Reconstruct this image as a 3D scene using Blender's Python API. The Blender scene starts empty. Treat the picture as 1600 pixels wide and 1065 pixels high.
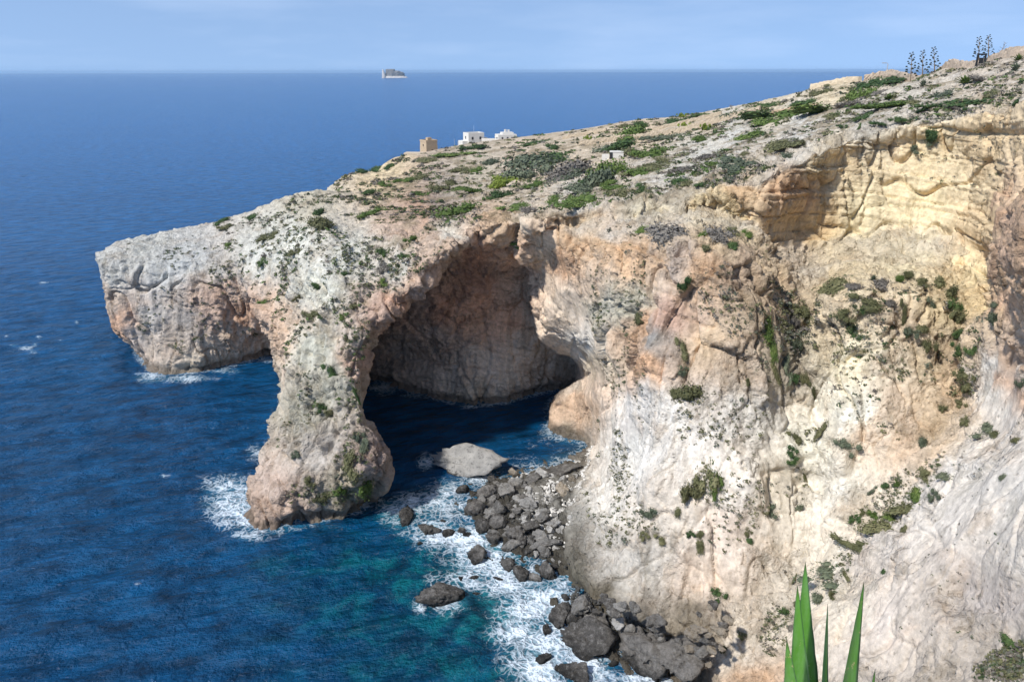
import bpy, math, random, time
import numpy as np
from mathutils import Vector, Matrix

T0 = time.time()
rng = np.random.default_rng(7)
random.seed(7)
scene = bpy.context.scene
COL = scene.collection

# ------------------------------------------------------------------ camera
EYE = np.array((0.0, 0.0, 60.0))
FPX = 1156.0                       # focal length in pixels of a 1600 px wide frame
PITCH = math.radians(20.05)
ROLL = math.radians(-0.12)
cam_data = bpy.data.cameras.new("camera")
cam_data.sensor_width = 36.0
cam_data.lens = 36.0 * FPX / 1600.0
cam_data.clip_start = 0.1
cam_data.clip_end = 120000.0
cam = bpy.data.objects.new("camera", cam_data)
COL.objects.link(cam)
cam.location = EYE
cam.rotation_euler = (math.pi / 2 - PITCH, 0.0, 0.0)
cam.rotation_euler = (Matrix.Rotation(math.pi / 2 - PITCH, 3, 'X') @ Matrix.Rotation(ROLL, 3, 'Z')).to_euler()
scene.camera = cam

# ------------------------------------------------------------------ sky and sun
SUN_AZ = math.radians(-129.0)       # clockwise from the viewing direction (+Y)
SUN_EL = math.radians(48.0)
world = bpy.data.worlds.new("World")
scene.world = world
world.use_nodes = True
wn, wl = world.node_tree.nodes, world.node_tree.links
wn.clear()
sky = wn.new("ShaderNodeTexSky")
sky.sky_type = 'NISHITA'
sky.sun_disc = False
sky.sun_elevation = SUN_EL
sky.sun_rotation = SUN_AZ
sky.altitude = 60
sky.air_density = 1.0
sky.dust_density = 0.2
sky.ozone_density = 3.0
bg = wn.new("ShaderNodeBackground")
bg.inputs["Strength"].default_value = 0.115
wo = wn.new("ShaderNodeOutputWorld")
# the air near the horizon is clear and blue: look up the sky a little higher than the eye line
wtc = wn.new("ShaderNodeTexCoord")
wsep = wn.new("ShaderNodeSeparateXYZ")
wabs = wn.new("ShaderNodeMath"); wabs.operation = 'ABSOLUTE'
wma = wn.new("ShaderNodeMath"); wma.operation = 'MULTIPLY_ADD'; wma.inputs[1].default_value = 0.72; wma.inputs[2].default_value = 0.28
wcom = wn.new("ShaderNodeCombineXYZ")
wl.new(wtc.outputs["Generated"], wsep.inputs[0])
wl.new(wsep.outputs[0], wcom.inputs[0]); wl.new(wsep.outputs[1], wcom.inputs[1])
wl.new(wsep.outputs[2], wabs.inputs[0]); wl.new(wabs.outputs[0], wma.inputs[0]); wl.new(wma.outputs[0], wcom.inputs[2])
wnm = wn.new("ShaderNodeVectorMath"); wnm.operation = 'NORMALIZE'
wl.new(wcom.outputs[0], wnm.inputs[0])
wl.new(wnm.outputs[0], sky.inputs["Vector"])
# thin high cloud
wno = wn.new("ShaderNodeTexNoise"); wno.inputs["Scale"].default_value = 3.0; wno.inputs["Detail"].default_value = 6; wno.inputs["Roughness"].default_value = 0.55
wmp = wn.new("ShaderNodeMapping"); wmp.inputs["Scale"].default_value = (1.0, 1.0, 6.0); wmp.inputs["Location"].default_value = (0.35, 0.2, 0.0)
wl.new(wtc.outputs["Generated"], wmp.inputs[0]); wl.new(wmp.outputs[0], wno.inputs["Vector"])
wrp = wn.new("ShaderNodeValToRGB"); wrp.color_ramp.elements[0].position = 0.48; wrp.color_ramp.elements[1].position = 0.75
wrp.color_ramp.elements[0].color = (0.05, 0.05, 0.05, 1); wrp.color_ramp.elements[1].color = (0.15, 0.15, 0.15, 1)
wl.new(wno.outputs["Fac"], wrp.inputs[0])
wmx = wn.new("ShaderNodeMix"); wmx.data_type = 'RGBA'
wl.new(wrp.outputs[0], wmx.inputs["Factor"]); wl.new(sky.outputs[0], wmx.inputs["A"]); wmx.inputs["B"].default_value = (7.0, 7.6, 8.6, 1)
wl.new(wmx.outputs["Result"], bg.inputs["Color"])
wl.new(bg.outputs[0], wo.inputs["Surface"])

sun_data = bpy.data.lights.new("sun", 'SUN')
sun_data.energy = 3.2
sun_data.angle = math.radians(3.0)
sun_data.color = (1.0, 0.965, 0.92)
sun = bpy.data.objects.new("sun", sun_data)
COL.objects.link(sun)
to_sun = Vector((math.sin(SUN_AZ) * math.cos(SUN_EL), math.cos(SUN_AZ) * math.cos(SUN_EL), math.sin(SUN_EL)))
sun.rotation_euler = to_sun.to_track_quat('Z', 'Y').to_euler()
sun.location = (-60, -20, 120)

scene.view_settings.view_transform = 'Standard'
scene.view_settings.look = 'None'
scene.view_settings.exposure = 0.7
scene.view_settings.gamma = 1.0
scene.cycles.max_bounces = 8
scene.cycles.diffuse_bounces = 6
scene.cycles.use_denoising = True

# ------------------------------------------------------------------ surveying helpers
SP, CP = math.sin(PITCH), math.cos(PITCH)

def ray(px, py):
    a = (np.asarray(px, float) - 800.0) / FPX
    b = -(np.asarray(py, float) - 532.5) / FPX
    return np.stack([a, CP + b * SP, -SP + b * CP], -1)

def at_y(px, py, y):
    d = ray(px, py)
    return EYE + d * (np.asarray(y, float) / d[..., 1])[..., None]

def at_z(px, py, z):
    d = ray(px, py)
    return EYE + d * ((np.asarray(z, float) - 60.0) / d[..., 2])[..., None]

def project(P):
    r = P - EYE
    dep = r[..., 1] * CP - r[..., 2] * SP
    up = r[..., 1] * SP + r[..., 2] * CP
    return 800.0 + FPX * r[..., 0] / dep, 532.5 - FPX * up / dep, dep

def rbf_fit(X, f, c, smooth=0.0):
    X = np.asarray(X, float); f = np.asarray(f, float)
    n, m = X.shape
    A = np.zeros((n + m + 1, n + m + 1))
    d2 = ((X[:, None] - X[None]) ** 2).sum(-1)
    A[:n, :n] = -np.sqrt(d2 + c * c) + np.eye(n) * smooth
    A[:n, n] = 1; A[n, :n] = 1
    A[:n, n + 1:] = X; A[n + 1:, :n] = X.T
    w = np.linalg.lstsq(A, np.concatenate([f, np.zeros(m + 1)]), rcond=None)[0]
    return X, w, c

def rbf_eval(model, Q):
    X, w, c = model
    n = len(X)
    out = np.empty(len(Q))
    for i in range(0, len(Q), 20000):
        q = Q[i:i + 20000]
        d2 = ((q[:, None] - X[None]) ** 2).sum(-1)
        out[i:i + 20000] = -np.sqrt(d2 + c * c) @ w[:n] + w[n] + q @ w[n + 1:]
    return out

def poly_sdf(P, poly):
    """signed distance to polygon, positive inside"""
    poly = np.asarray(poly, float)
    d = np.full(len(P), 1e18)
    inside = np.zeros(len(P), bool)
    for i in range(len(poly)):
        a, b = poly[i], poly[(i + 1) % len(poly)]
        e = b - a
        w = P - a
        t = np.clip((w @ e) / (e @ e), 0, 1)
        q = w - t[:, None] * e
        d = np.minimum(d, (q * q).sum(1))
        c1 = (a[1] > P[:, 1]) != (b[1] > P[:, 1])
        with np.errstate(divide='ignore', invalid='ignore'):
            xi = a[0] + (P[:, 1] - a[1]) * (b[0] - a[0]) / (b[1] - a[1])
        inside ^= c1 & (P[:, 0] < xi)
    return np.where(inside, 1, -1) * np.sqrt(d)

# noise ----------------------------------------------------------------
_perm = rng.permutation(256).astype(np.int32)
_perm = np.concatenate([_perm, _perm, _perm])
_grad = rng.normal(size=(256, 3)).astype(np.float32)
_grad /= np.linalg.norm(_grad, axis=1)[:, None]

def noise3(P):
    """gradient noise, about -1..1"""
    P = P.astype(np.float32)
    fl = np.floor(P)
    i = fl.astype(np.int32) & 255
    f = P - fl
    u = f * f * f * (f * (f * 6 - 15) + 10)
    X0, Y0, Z0 = i[:, 0], i[:, 1], i[:, 2]
    X1, Y1, Z1 = (X0 + 1) & 255, (Y0 + 1) & 255, (Z0 + 1) & 255
    def g(X, Y, Z, dx, dy, dz):
        gr = _grad[_perm[_perm[_perm[X] + Y] + Z]]
        return gr[:, 0] * (f[:, 0] - dx) + gr[:, 1] * (f[:, 1] - dy) + gr[:, 2] * (f[:, 2] - dz)
    ux, uy, uz = u[:, 0], u[:, 1], u[:, 2]
    a = g(X0, Y0, Z0, 0, 0, 0); a += ux * (g(X1, Y0, Z0, 1, 0, 0) - a)
    b = g(X0, Y1, Z0, 0, 1, 0); b += ux * (g(X1, Y1, Z0, 1, 1, 0) - b)
    c = g(X0, Y0, Z1, 0, 0, 1); c += ux * (g(X1, Y0, Z1, 1, 0, 1) - c)
    d = g(X0, Y1, Z1, 0, 1, 1); d += ux * (g(X1, Y1, Z1, 1, 1, 1) - d)
    a += uy * (b - a); c += uy * (d - c)
    return (a + uz * (c - a)) * 1.5

def fbm(P, octaves=3, gain=0.5, lac=2.03):
    s = np.zeros(len(P), np.float32); a = 1.0
    for k in range(octaves):
        s += a * noise3(P * (lac ** k) + 17.3 * k); a *= gain
    return s

def worley(P, k=0.9):
    """F2-F1, cell number and a facet value (random plane through each cell) of a jittered lattice"""
    P = P.astype(np.float32)
    fl = np.floor(P).astype(np.int32)
    f = P - fl
    d1 = np.full(len(P), 9.0, np.float32); d2 = d1.copy(); cid = np.zeros(len(P), np.int32); fac = np.zeros(len(P), np.float32)
    for dx in (-1, 0, 1):
        for dy in (-1, 0, 1):
            for dz in (-1, 0, 1):
                h = _perm[_perm[_perm[(fl[:, 0] + dx) & 255] + ((fl[:, 1] + dy) & 255)] + ((fl[:, 2] + dz) & 255)]
                j = _grad[h] * 0.45 * k + 0.5
                q = np.array((dx, dy, dz), np.float32) + j - f
                d = np.sqrt((q * q).sum(1))
                m = d < d1
                d2 = np.where(m, d1, np.minimum(d2, d))
                cid = np.where(m, h, cid)
                fac = np.where(m, (q * _grad[(h * 7 + 3) & 255]).sum(1), fac)
                d1 = np.where(m, d, d1)
    return d2 - d1, (cid % 23) / 22.0 - 0.5, fac

# ------------------------------------------------------------------ terrain survey
# (px, py, y): a point of the photograph and its distance; 'z' rows give the height instead
FACE = """
384 828 z0|430 829 z0|470 821 z0|520 806 z0|560 795 z0|600 768 z0|400 760 92|425 690 97|440 600 103|440 550 107
480 760 89|500 700 92|500 640 95|505 580 98|510 520 101|510 460 106|510 400 115|500 350 128|490 315 148|440 480 122|420 440 132|420 380 142|400 340 160
540 740 89|560 680 92|590 740 90|600 710 91|570 640 95|560 590 98|575 560 99|595 520 101|650 460 103|700 400 105|770 358 107|835 347 107
600 450 106|600 400 114|600 350 126|650 420 106|680 370 112|700 350 119|760 345 113|650 330 136|560 320 150|720 330 128
850 380 108|870 450 108.5|862 500 112.5|847 450 116|842 420 115|880 530 115|835 385 111|895 560 122|905 585 126|840 678 z0|880 684 z0|905 686 z0|922 688 z0|912 662 115.5|870 632 119.5|900 612 119|852 658 118.5|890 600 123
900 480 106.5|905 530 109|890 420 106.5|925 610 112|925 650 114|938 560 104|930 500 103|945 650 97|955 690 92|915 738 z2|893 800 z2|889 860 z2|892 896 z2|930 937 z2|985 965 z2|1050 977 z3|1110 967 z5
950 750 91|960 850 74.5|950 900 72|890 400 105|900 360 106|900 450 104|950 370 99|950 450 96|950 550 93
1000 372 93|1000 357 99|1000 346 104|1000 400 90|1000 500 86|1000 600 82|1000 750 76|1000 880 71|1000 930 69|1035 365 91|1035 345 102
1080 362 88|1080 350 96|1080 341 103|1080 400 86|1080 500 82|1080 600 79|1080 750 73|1080 880 69|1080 940 67|1120 372 87|1120 352 97|1120 343 101.5
1150 382 86|1150 364 94|1150 348 101|1180 400 84.5|1180 430 83|1180 500 80|1180 600 77|1180 750 71|1180 880 67|1180 940 65|1198 425 84|1205 480 82|1185 380 93|1205 395 97
1222 430 92|1228 490 86|1240 570 82.5|1252 650 78.5|1262 750 75|1265 850 70|1250 900 67|1210 560 80|1270 560 81.5
1350 438 82|1350 420 93|1350 405 99|1420 438 81|1420 418 93|1420 405 97|1300 462 83|1288 438 97|1475 470 80|1482 438 91|1290 520 80.5|1264 510 86|1330 475 80.5|1400 470 79.5|1385 425 90
1350 520 79|1330 620 75|1300 720 72|1300 820 68|1420 520 78|1440 620 74|1400 720 70|1380 790 67
1500 540 77|1520 620 73|1540 500 76|1510 480 83|1255 380 103|1350 350 104|1400 380 101|1450 300 103|1530 300 96|1540 420 88|1500 400 93
1285 248 102.5|1262 275 101.2|1240 300 100|1215 328 99|1198 345 98.5|1310 262 106.5|1285 290 105|1262 320 103.5|1240 342 102.5|1222 365 102|1330 280 106.5|1370 235 108|1345 225 107.5
1500 230 102|1400 240 108|1590 230 88|1548 330 91|960 330 107|1000 334 106|1080 328 104|1140 318 102|1150 300 100|1195 285 99|1170 345 99|1230 255 101|1180 320 97.5
1558 400 87|1590 300 84|1556 470 82|
1597 325 66|1576 400 66|1574 500 66|1600 450 60|1650 300 54|1597 560 63|1650 600 55|1558 560 68|1550 620 67|1586 360 66
1600 640 61|1510 690 65|1450 760 64|1360 850 62.5|1280 920 62.5|1150 990 62.5|1108 1062 z1
1500 800 56|1480 890 52.3|1500 925 51.8|1480 965 49.3|1400 900 55.5|1300 980 57|1200 1040 58.5|1600 750 52|1600 900 46|1400 1020 51|1600 1065 41|1500 1065 45.5|1300 1065 53|1700 1000 39|1700 700 48|1750 400 42
960 1065 z-4|870 960 z-3|1000 1040 z-1|1060 1040 z0
"""
BACK = """
215 564 z0|235 578 z0|290 583 z0|340 574 z0|400 561 z0|437 549 z0|585 592 z0|640 612 z0|690 626 z0|740 634 z0|800 628 z0|850 612 z0|905 592 z0
165 430 151|200 430 149|300 400 150|300 480 147|220 500 148|190 520 150|400 480 147|400 420 147|350 430 147|430 500 149|250 385 154|350 360 160|400 525 151|290 540 145.5
740 500 131|650 560 136|740 570 130.5|820 560 132|620 540 136|650 470 129|740 420 124|790 400 119|700 420 122|800 480 130|850 450 129|600 520 133|740 380 114|800 365 112|880 570 137|840 540 132
1000 500 165|1200 500 190|1600 500 220|1000 1000 150|1600 1000 200|500 450 146|520 540 146|1000 300 150|1600 200 150
"""
MASK_A = [(340, -200), (345, 250), (362, 400), (392, 460), (428, 510), (442, 545), (445, 600), (436, 655), (413, 712), (394, 780),
          (386, 826), (386, 900), (588, 900), (598, 765), (602, 735), (596, 705), (580, 675), (568, 655), (561, 630), (564, 600), (567, 575),
          (572, 545), (582, 518), (607, 492), (645, 461), (680, 420), (702, 394), (735, 369), (770, 355), (800, 349), (826, 351),
          (812, 380), (828, 420), (835, 470), (846, 530), (872, 552), (895, 556), (905, 575), (904, 592), (891, 602), (864, 622),
          (840, 642), (826, 660), (820, 682), (826, 712), (916, 716), (903, 748), (886, 800), (883, 870), (878, 910), (850, 1000), (850, 1400),
          (2000, 1400), (2000, -200)]
MASK_B = [(150, -200), (156, 385), (161, 404), (165, 440), (172, 482), (185, 516), (203, 530), (214, 547), (219, 566), (219, 1400), (2000, 1400), (2000, -200)]
# height field of the plateau
HILL = """
155 398 156|175 384 160|250 365 165|320 350 170|400 326 172|440 312 170|480 299 172|530 280 215|600 262 290|635 249 370|670 241 415|730 231 440|800 221 430|870 208 380
940 197 345|1000 187 325|1090 180 305|1150 168 290|1250 149 262|1350 131 235|1420 121 205|1500 107 172|1600 90 146|1700 70 130
420 360 158|350 385 156|250 390 156|560 335 150|650 315 165|600 300 190|700 325 142|750 315 155|860 250 240|850 290 165|800 270 210|960 242 205|1000 270 155|900 300 140
1100 240 162|1200 200 172|1300 170 172|1450 150 142|1550 125 135|700 270 250|760 250 320|650 285 235|1050 215 240|1150 195 215|1380 150 180
880 324 106|960 314 108|1080 300 106|1150 284 102|1240 234 112|1310 211 113|1400 194 110|1500 182 104|1600 166 91|1700 150 80|835 338 112|1650 250 60|1750 200 48
600 345 128|500 340 132|680 350 122|760 335 118
"""
BEHIND = [(155, 12, 0.35), (200, 40, 0.5)]

def parse(txt):
    P, = [[]]
    for it in txt.replace("\n", "|").split("|"):
        it = it.split()
        if len(it) == 3:
            px, py = float(it[0]), float(it[1])
            if it[2][0] == 'z':
                w = at_z(px, py, float(it[2][1:]))
            else:
                w = at_y(px, py, float(it[2]))
            P.append((px, py, w[0], w[1], w[2]))
    return np.array(P)

PF, PB, PH = parse(FACE), parse(BACK), parse(HILL)
US, VS = np.arange(-400, 2101, 8.0), np.arange(-250, 1451, 8.0)
UV = np.stack(np.meshgrid(US, VS, indexing='ij'), -1).reshape(-1, 2)
sh = (len(US), len(VS))
LA = rbf_eval(rbf_fit(PF[:, :2], PF[:, 3], 5.0), UV).reshape(sh).astype(np.float32)
LB = rbf_eval(rbf_fit(PB[:, :2], PB[:, 3], 6.0), UV).reshape(sh).astype(np.float32)
DA = poly_sdf(UV, MASK_A).reshape(sh).astype(np.float32)
DB = poly_sdf(UV, MASK_B).reshape(sh).astype(np.float32)

def look(L, u, v):
    fu = np.clip((u - US[0]) / 8.0, 0, len(US) - 1.001); fv = np.clip((v - VS[0]) / 8.0, 0, len(VS) - 1.001)
    i = fu.astype(np.int32); j = fv.astype(np.int32)
    a = (fu - i).astype(np.float32); b = (fv - j).astype(np.float32)
    return (L[i, j] * (1 - a) + L[i + 1, j] * a) * (1 - b) + (L[i, j + 1] * (1 - a) + L[i + 1, j + 1] * a) * b

# hill points behind the skyline fall away to the sea
hp = [tuple(p[2:5]) for p in PH]
ridge = PH[:24]
for (px, py, x, y, z) in ridge:
    far = 1.16 if px < 520 else 1.12
    drop = z * (0.55 if px < 480 else 0.35) if px < 900 else 5.0
    hp.append((x * far, y * far, z - drop))
    hp.append((x * far * 1.2, y * far * 1.2, z - drop * 2.6))
hp += [(-105, 160, -8), (-112, 175, -10), (-100, 200, -8), (-92, 145, 17), (-90, 225, -8), (-70, 250, -4), (-60, 300, -3), (-70, 420, -8), (-85, 135, 20), (20, 40, 45), (60, 40, 56)]
hp = np.array(hp)
HM = rbf_fit(hp[:, :2], hp[:, 2], 6.0)
print("survey", round(time.time() - T0, 1))

# ------------------------------------------------------------------ implicit rock field on a warped lattice
STEP = 0.9
Y0 = 22.0
gs = np.arange(-96, 128, STEP, dtype=np.float64)
ny = int(math.log(560 / Y0) / math.log(1.009))
gy = Y0 * 1.009 ** np.arange(ny)
gz = np.arange(-3.0, 66.0, STEP)
nx, nz = len(gs), len(gz)

def smin(a, b, k):
    h = np.clip(0.5 + 0.5 * (b - a) / k, 0, 1)
    return b + (a - b) * h - k * h * (1 - h)

def smax(a, b, k):
    return -smin(-a, -b, k)

MOUND1 = at_z(*np.array([(728, 775), (745, 750), (800, 742), (860, 722), (940, 700), (940, 800), (930, 900), (880, 900), (850, 885), (800, 872), (765, 850), (740, 815)]).T, 0.0)[:, :2]
MOUND2 = at_z(*np.array([(872, 975), (872, 935), (930, 900), (1000, 940), (1180, 940), (1140, 1000), (1105, 1060), (1040, 1062), (960, 1030), (900, 1020)]).T, 0.0)[:, :2]

G2 = np.stack(np.meshgrid(gs, gy, indexing='ij'), -1).reshape(-1, 2)
XY = np.stack([G2[:, 0] * G2[:, 1] / 100.0, G2[:, 1]], -1)
HH = rbf_eval(HM, XY).reshape(nx, ny).astype(np.float32)
m1 = np.clip(poly_sdf(XY, MOUND1) * 0.2 - 0.3, -3, 1.6).reshape(nx, ny).astype(np.float32)
m2 = np.clip(poly_sdf(XY, MOUND2) * 0.2 - 0.3, -3, 1.6).reshape(nx, ny).astype(np.float32)
MND = np.maximum(m1, m2)
Xg = (gs[:, None] * gy[None] / 100.0).astype(np.float32)
F = np.empty((nx, ny, nz), np.float32)
for k in range(nz):
    z = gz[k]
    Y = np.broadcast_to(gy[None].astype(np.float32), (nx, ny))
    dep = Y * CP - (z - 60) * SP
    u = 800 + FPX * Xg / dep
    v = 532.5 - FPX * (Y * SP + (z - 60) * CP) / dep
    m = dep / FPX
    hh = (HH - z) * 0.85
    below = HH - z
    cap = np.clip((u - 800) / 60, 0, 1) * (1 - 0.8 * np.exp(-((u - 1215) / 70) ** 2)) * (0.9 * np.clip((2.0 - below) / 0.5, 0, 1) - 0.5 * np.clip((below - 1.8) / 0.5, 0, 1) * np.clip((4.5 - below) / 2.0, 0, 1))
    fa = smin((Y - look(LA, u, v) + cap) * 0.8, look(DA, u, v) * m, 1.1)
    # the chamber runs on behind the seaward pillar
    e = np.sqrt(((Xg + 17) / 24) ** 2 + ((Y - 124) / 19) ** 2 + ((z - 0) / 23) ** 2)
    fa = smin(fa, (e - 1) * 17, 2.0)
    fb = smin((Y - look(LB, u, v)) * 0.8, look(DB, u, v) * m, 2.0)
    f = smin(smax(fa, fb, 1.0), hh, np.where(u > 800, 0.35, 1.5))
    F[:, :, k] = np.maximum(f, (MND - z) * 0.8)
print("field", F.shape, round(time.time() - T0, 1))

def surface_nets(F):
    S = F > 0
    c = np.zeros((nx - 1, ny - 1, nz - 1), np.int8)
    for a in (0, 1):
        for b in (0, 1):
            for d in (0, 1):
                c += S[a:nx - 1 + a, b:ny - 1 + b, d:nz - 1 + d]
    act = (c > 0) & (c < 8)
    I, J, K = np.nonzero(act)
    idx = np.full(act.shape, -1, np.int32)
    idx[I, J, K] = np.arange(len(I))
    acc = np.zeros((len(I), 3)); cnt = np.zeros(len(I))
    corners = [(a, b, d) for a in (0, 1) for b in (0, 1) for d in (0, 1)]
    for p in corners:
        for ax in range(3):
            if p[ax] == 0:
                q = list(p); q[ax] = 1
                fp = F[I + p[0], J + p[1], K + p[2]]; fq = F[I + q[0], J + q[1], K + q[2]]
                mm = (fp > 0) != (fq > 0)
                t = np.where(mm, fp / np.where(mm, fp - fq, 1), 0)
                pos = np.array(p, float)[None] + np.zeros((len(I), 3)); pos[:, ax] += t
                acc[mm] += pos[mm]; cnt[mm] += 1
    g = acc / cnt[:, None] + np.stack([I, J, K], -1)
    quads = []
    for ax in range(3):
        o1, o2 = [(1, 2), (2, 0), (0, 1)][ax]
        sl0 = [slice(1, -1)] * 3; sl1 = [slice(1, -1)] * 3
        sl0[ax] = slice(0, -1); sl1[ax] = slice(1, None)
        a = S[tuple(sl0)]; b = S[tuple(sl1)]
        for flip in (0, 1):
            mm = (a & ~b) if not flip else (~a & b)
            pts = np.stack(np.nonzero(mm), -1)
            off = np.ones(3, int); off[ax] = 0
            pts = pts + off
            q = []
            for (s, t) in ((0, 0), (1, 0), (1, 1), (0, 1)):
                r = pts.copy(); r[:, o1] -= s; r[:, o2] -= t
                q.append(idx[r[:, 0], r[:, 1], r[:, 2]])
            q = np.stack(q, -1)
            if flip:
                q = q[:, ::-1]
            quads.append(q[(q >= 0).all(1)])
    Q = np.concatenate(quads)
    gx = np.interp(g[:, 0], np.arange(nx), gs); y = np.exp(np.interp(g[:, 1], np.arange(ny), np.log(gy))); zz = np.interp(g[:, 2], np.arange(nz), gz)
    return np.stack([gx * y / 100.0, y, zz], -1), Q

V, Q = surface_nets(F)

def face_normals(V, Q):
    return np.cross(V[Q[:, 2]] - V[Q[:, 0]], V[Q[:, 3]] - V[Q[:, 1]])

def vert_normals(V, Q):
    fn = face_normals(V, Q)
    n = np.zeros_like(V)
    for k in range(4):
        for a in range(3):
            n[:, a] += np.bincount(Q[:, k], fn[:, a], len(V))
    return n / np.maximum(np.linalg.norm(n, axis=1), 1e-9)[:, None]

def compact(V, Q):
    used = np.unique(Q)
    mp = np.full(len(V), -1, np.int64); mp[used] = np.arange(len(used))
    return V[used], mp[Q]

def subdivide(V, Q, smooth=True):
    n = len(V)
    E = np.concatenate([Q[:, [0, 1]], Q[:, [1, 2]], Q[:, [2, 3]], Q[:, [3, 0]]])
    E.sort(1)
    key = E[:, 0].astype(np.int64) * n + E[:, 1]
    uk, inv = np.unique(key, return_inverse=True)
    a, b = uk // n, uk % n
    em = (V[a] + V[b]) / 2
    fc = V[Q].mean(1)
    m = len(Q)
    if smooth:
        fcnt = np.bincount(inv, minlength=len(uk))
        es = np.stack([np.bincount(inv, np.tile(fc[:, k], 4), len(uk)) for k in range(3)], -1)
        full = fcnt == 2
        ep = em.copy()
        ep[full] = em[full] * 0.5 + es[full] / 4
        vf = np.bincount(Q.ravel(), minlength=n).astype(float)
        ve = (np.bincount(a, minlength=n) + np.bincount(b, minlength=n)).astype(float)
        favg = np.stack([np.bincount(Q.ravel(), np.repeat(fc[:, k], 4), n) for k in range(3)], -1) / np.maximum(vf, 1)[:, None]
        eavg = np.stack([np.bincount(a, em[:, k], n) + np.bincount(b, em[:, k], n) for k in range(3)], -1) / np.maximum(ve, 1)[:, None]
        inner = (vf == ve) & (vf > 2)
        Vn = V.copy()
        w = vf[inner][:, None]
        Vn[inner] = (favg[inner] + 2 * eavg[inner] + (w - 3) * V[inner]) / w
    else:
        ep, Vn = em, V
    NV = np.concatenate([Vn, ep, fc])
    e0, e1, e2, e3 = (n + inv[i * m:(i + 1) * m] for i in range(4))
    f = n + len(uk) + np.arange(m)
    NQ = np.concatenate([np.stack([Q[:, 0], e0, f, e3], -1), np.stack([Q[:, 1], e1, f, e0], -1),
                         np.stack([Q[:, 2], e2, f, e1], -1), np.stack([Q[:, 3], e3, f, e2], -1)])
    return NV, NQ

# keep what stands above the sea floor near the shore, refine what can be seen from the cliff path
cz = V[Q][:, :, 2].max(1)
Q = Q[cz > -1.8]
V, Q = compact(V, Q)
ctr = V[Q].mean(1)
fn = face_normals(V, Q)
fn /= np.maximum(np.linalg.norm(fn, axis=1), 1e-9)[:, None]
vd = EYE - ctr
vd /= np.linalg.norm(vd, axis=1)[:, None]
pu, pv, _ = project(ctr)
vis = ((fn * vd).sum(1) > -0.12) & (pu > -80) & (pu < 1720) & (pv < 1150)
print("base quads", len(Q), "visible", vis.sum(), round(time.time() - T0, 1))
V1, Q1 = compact(V, Q[vis])
V2, Q2 = compact(V, Q[~vis])
V1, Q1 = subdivide(V1, Q1)
V1, Q1 = subdivide(V1, Q1)
print("fine verts", len(V1), round(time.time() - T0, 1))
# ------------------------------------------------------------------ rock relief
def smooth01(x, a, b):
    t = np.clip((x - a) / (b - a), 0, 1)
    return t * t * (3 - 2 * t)

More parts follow.
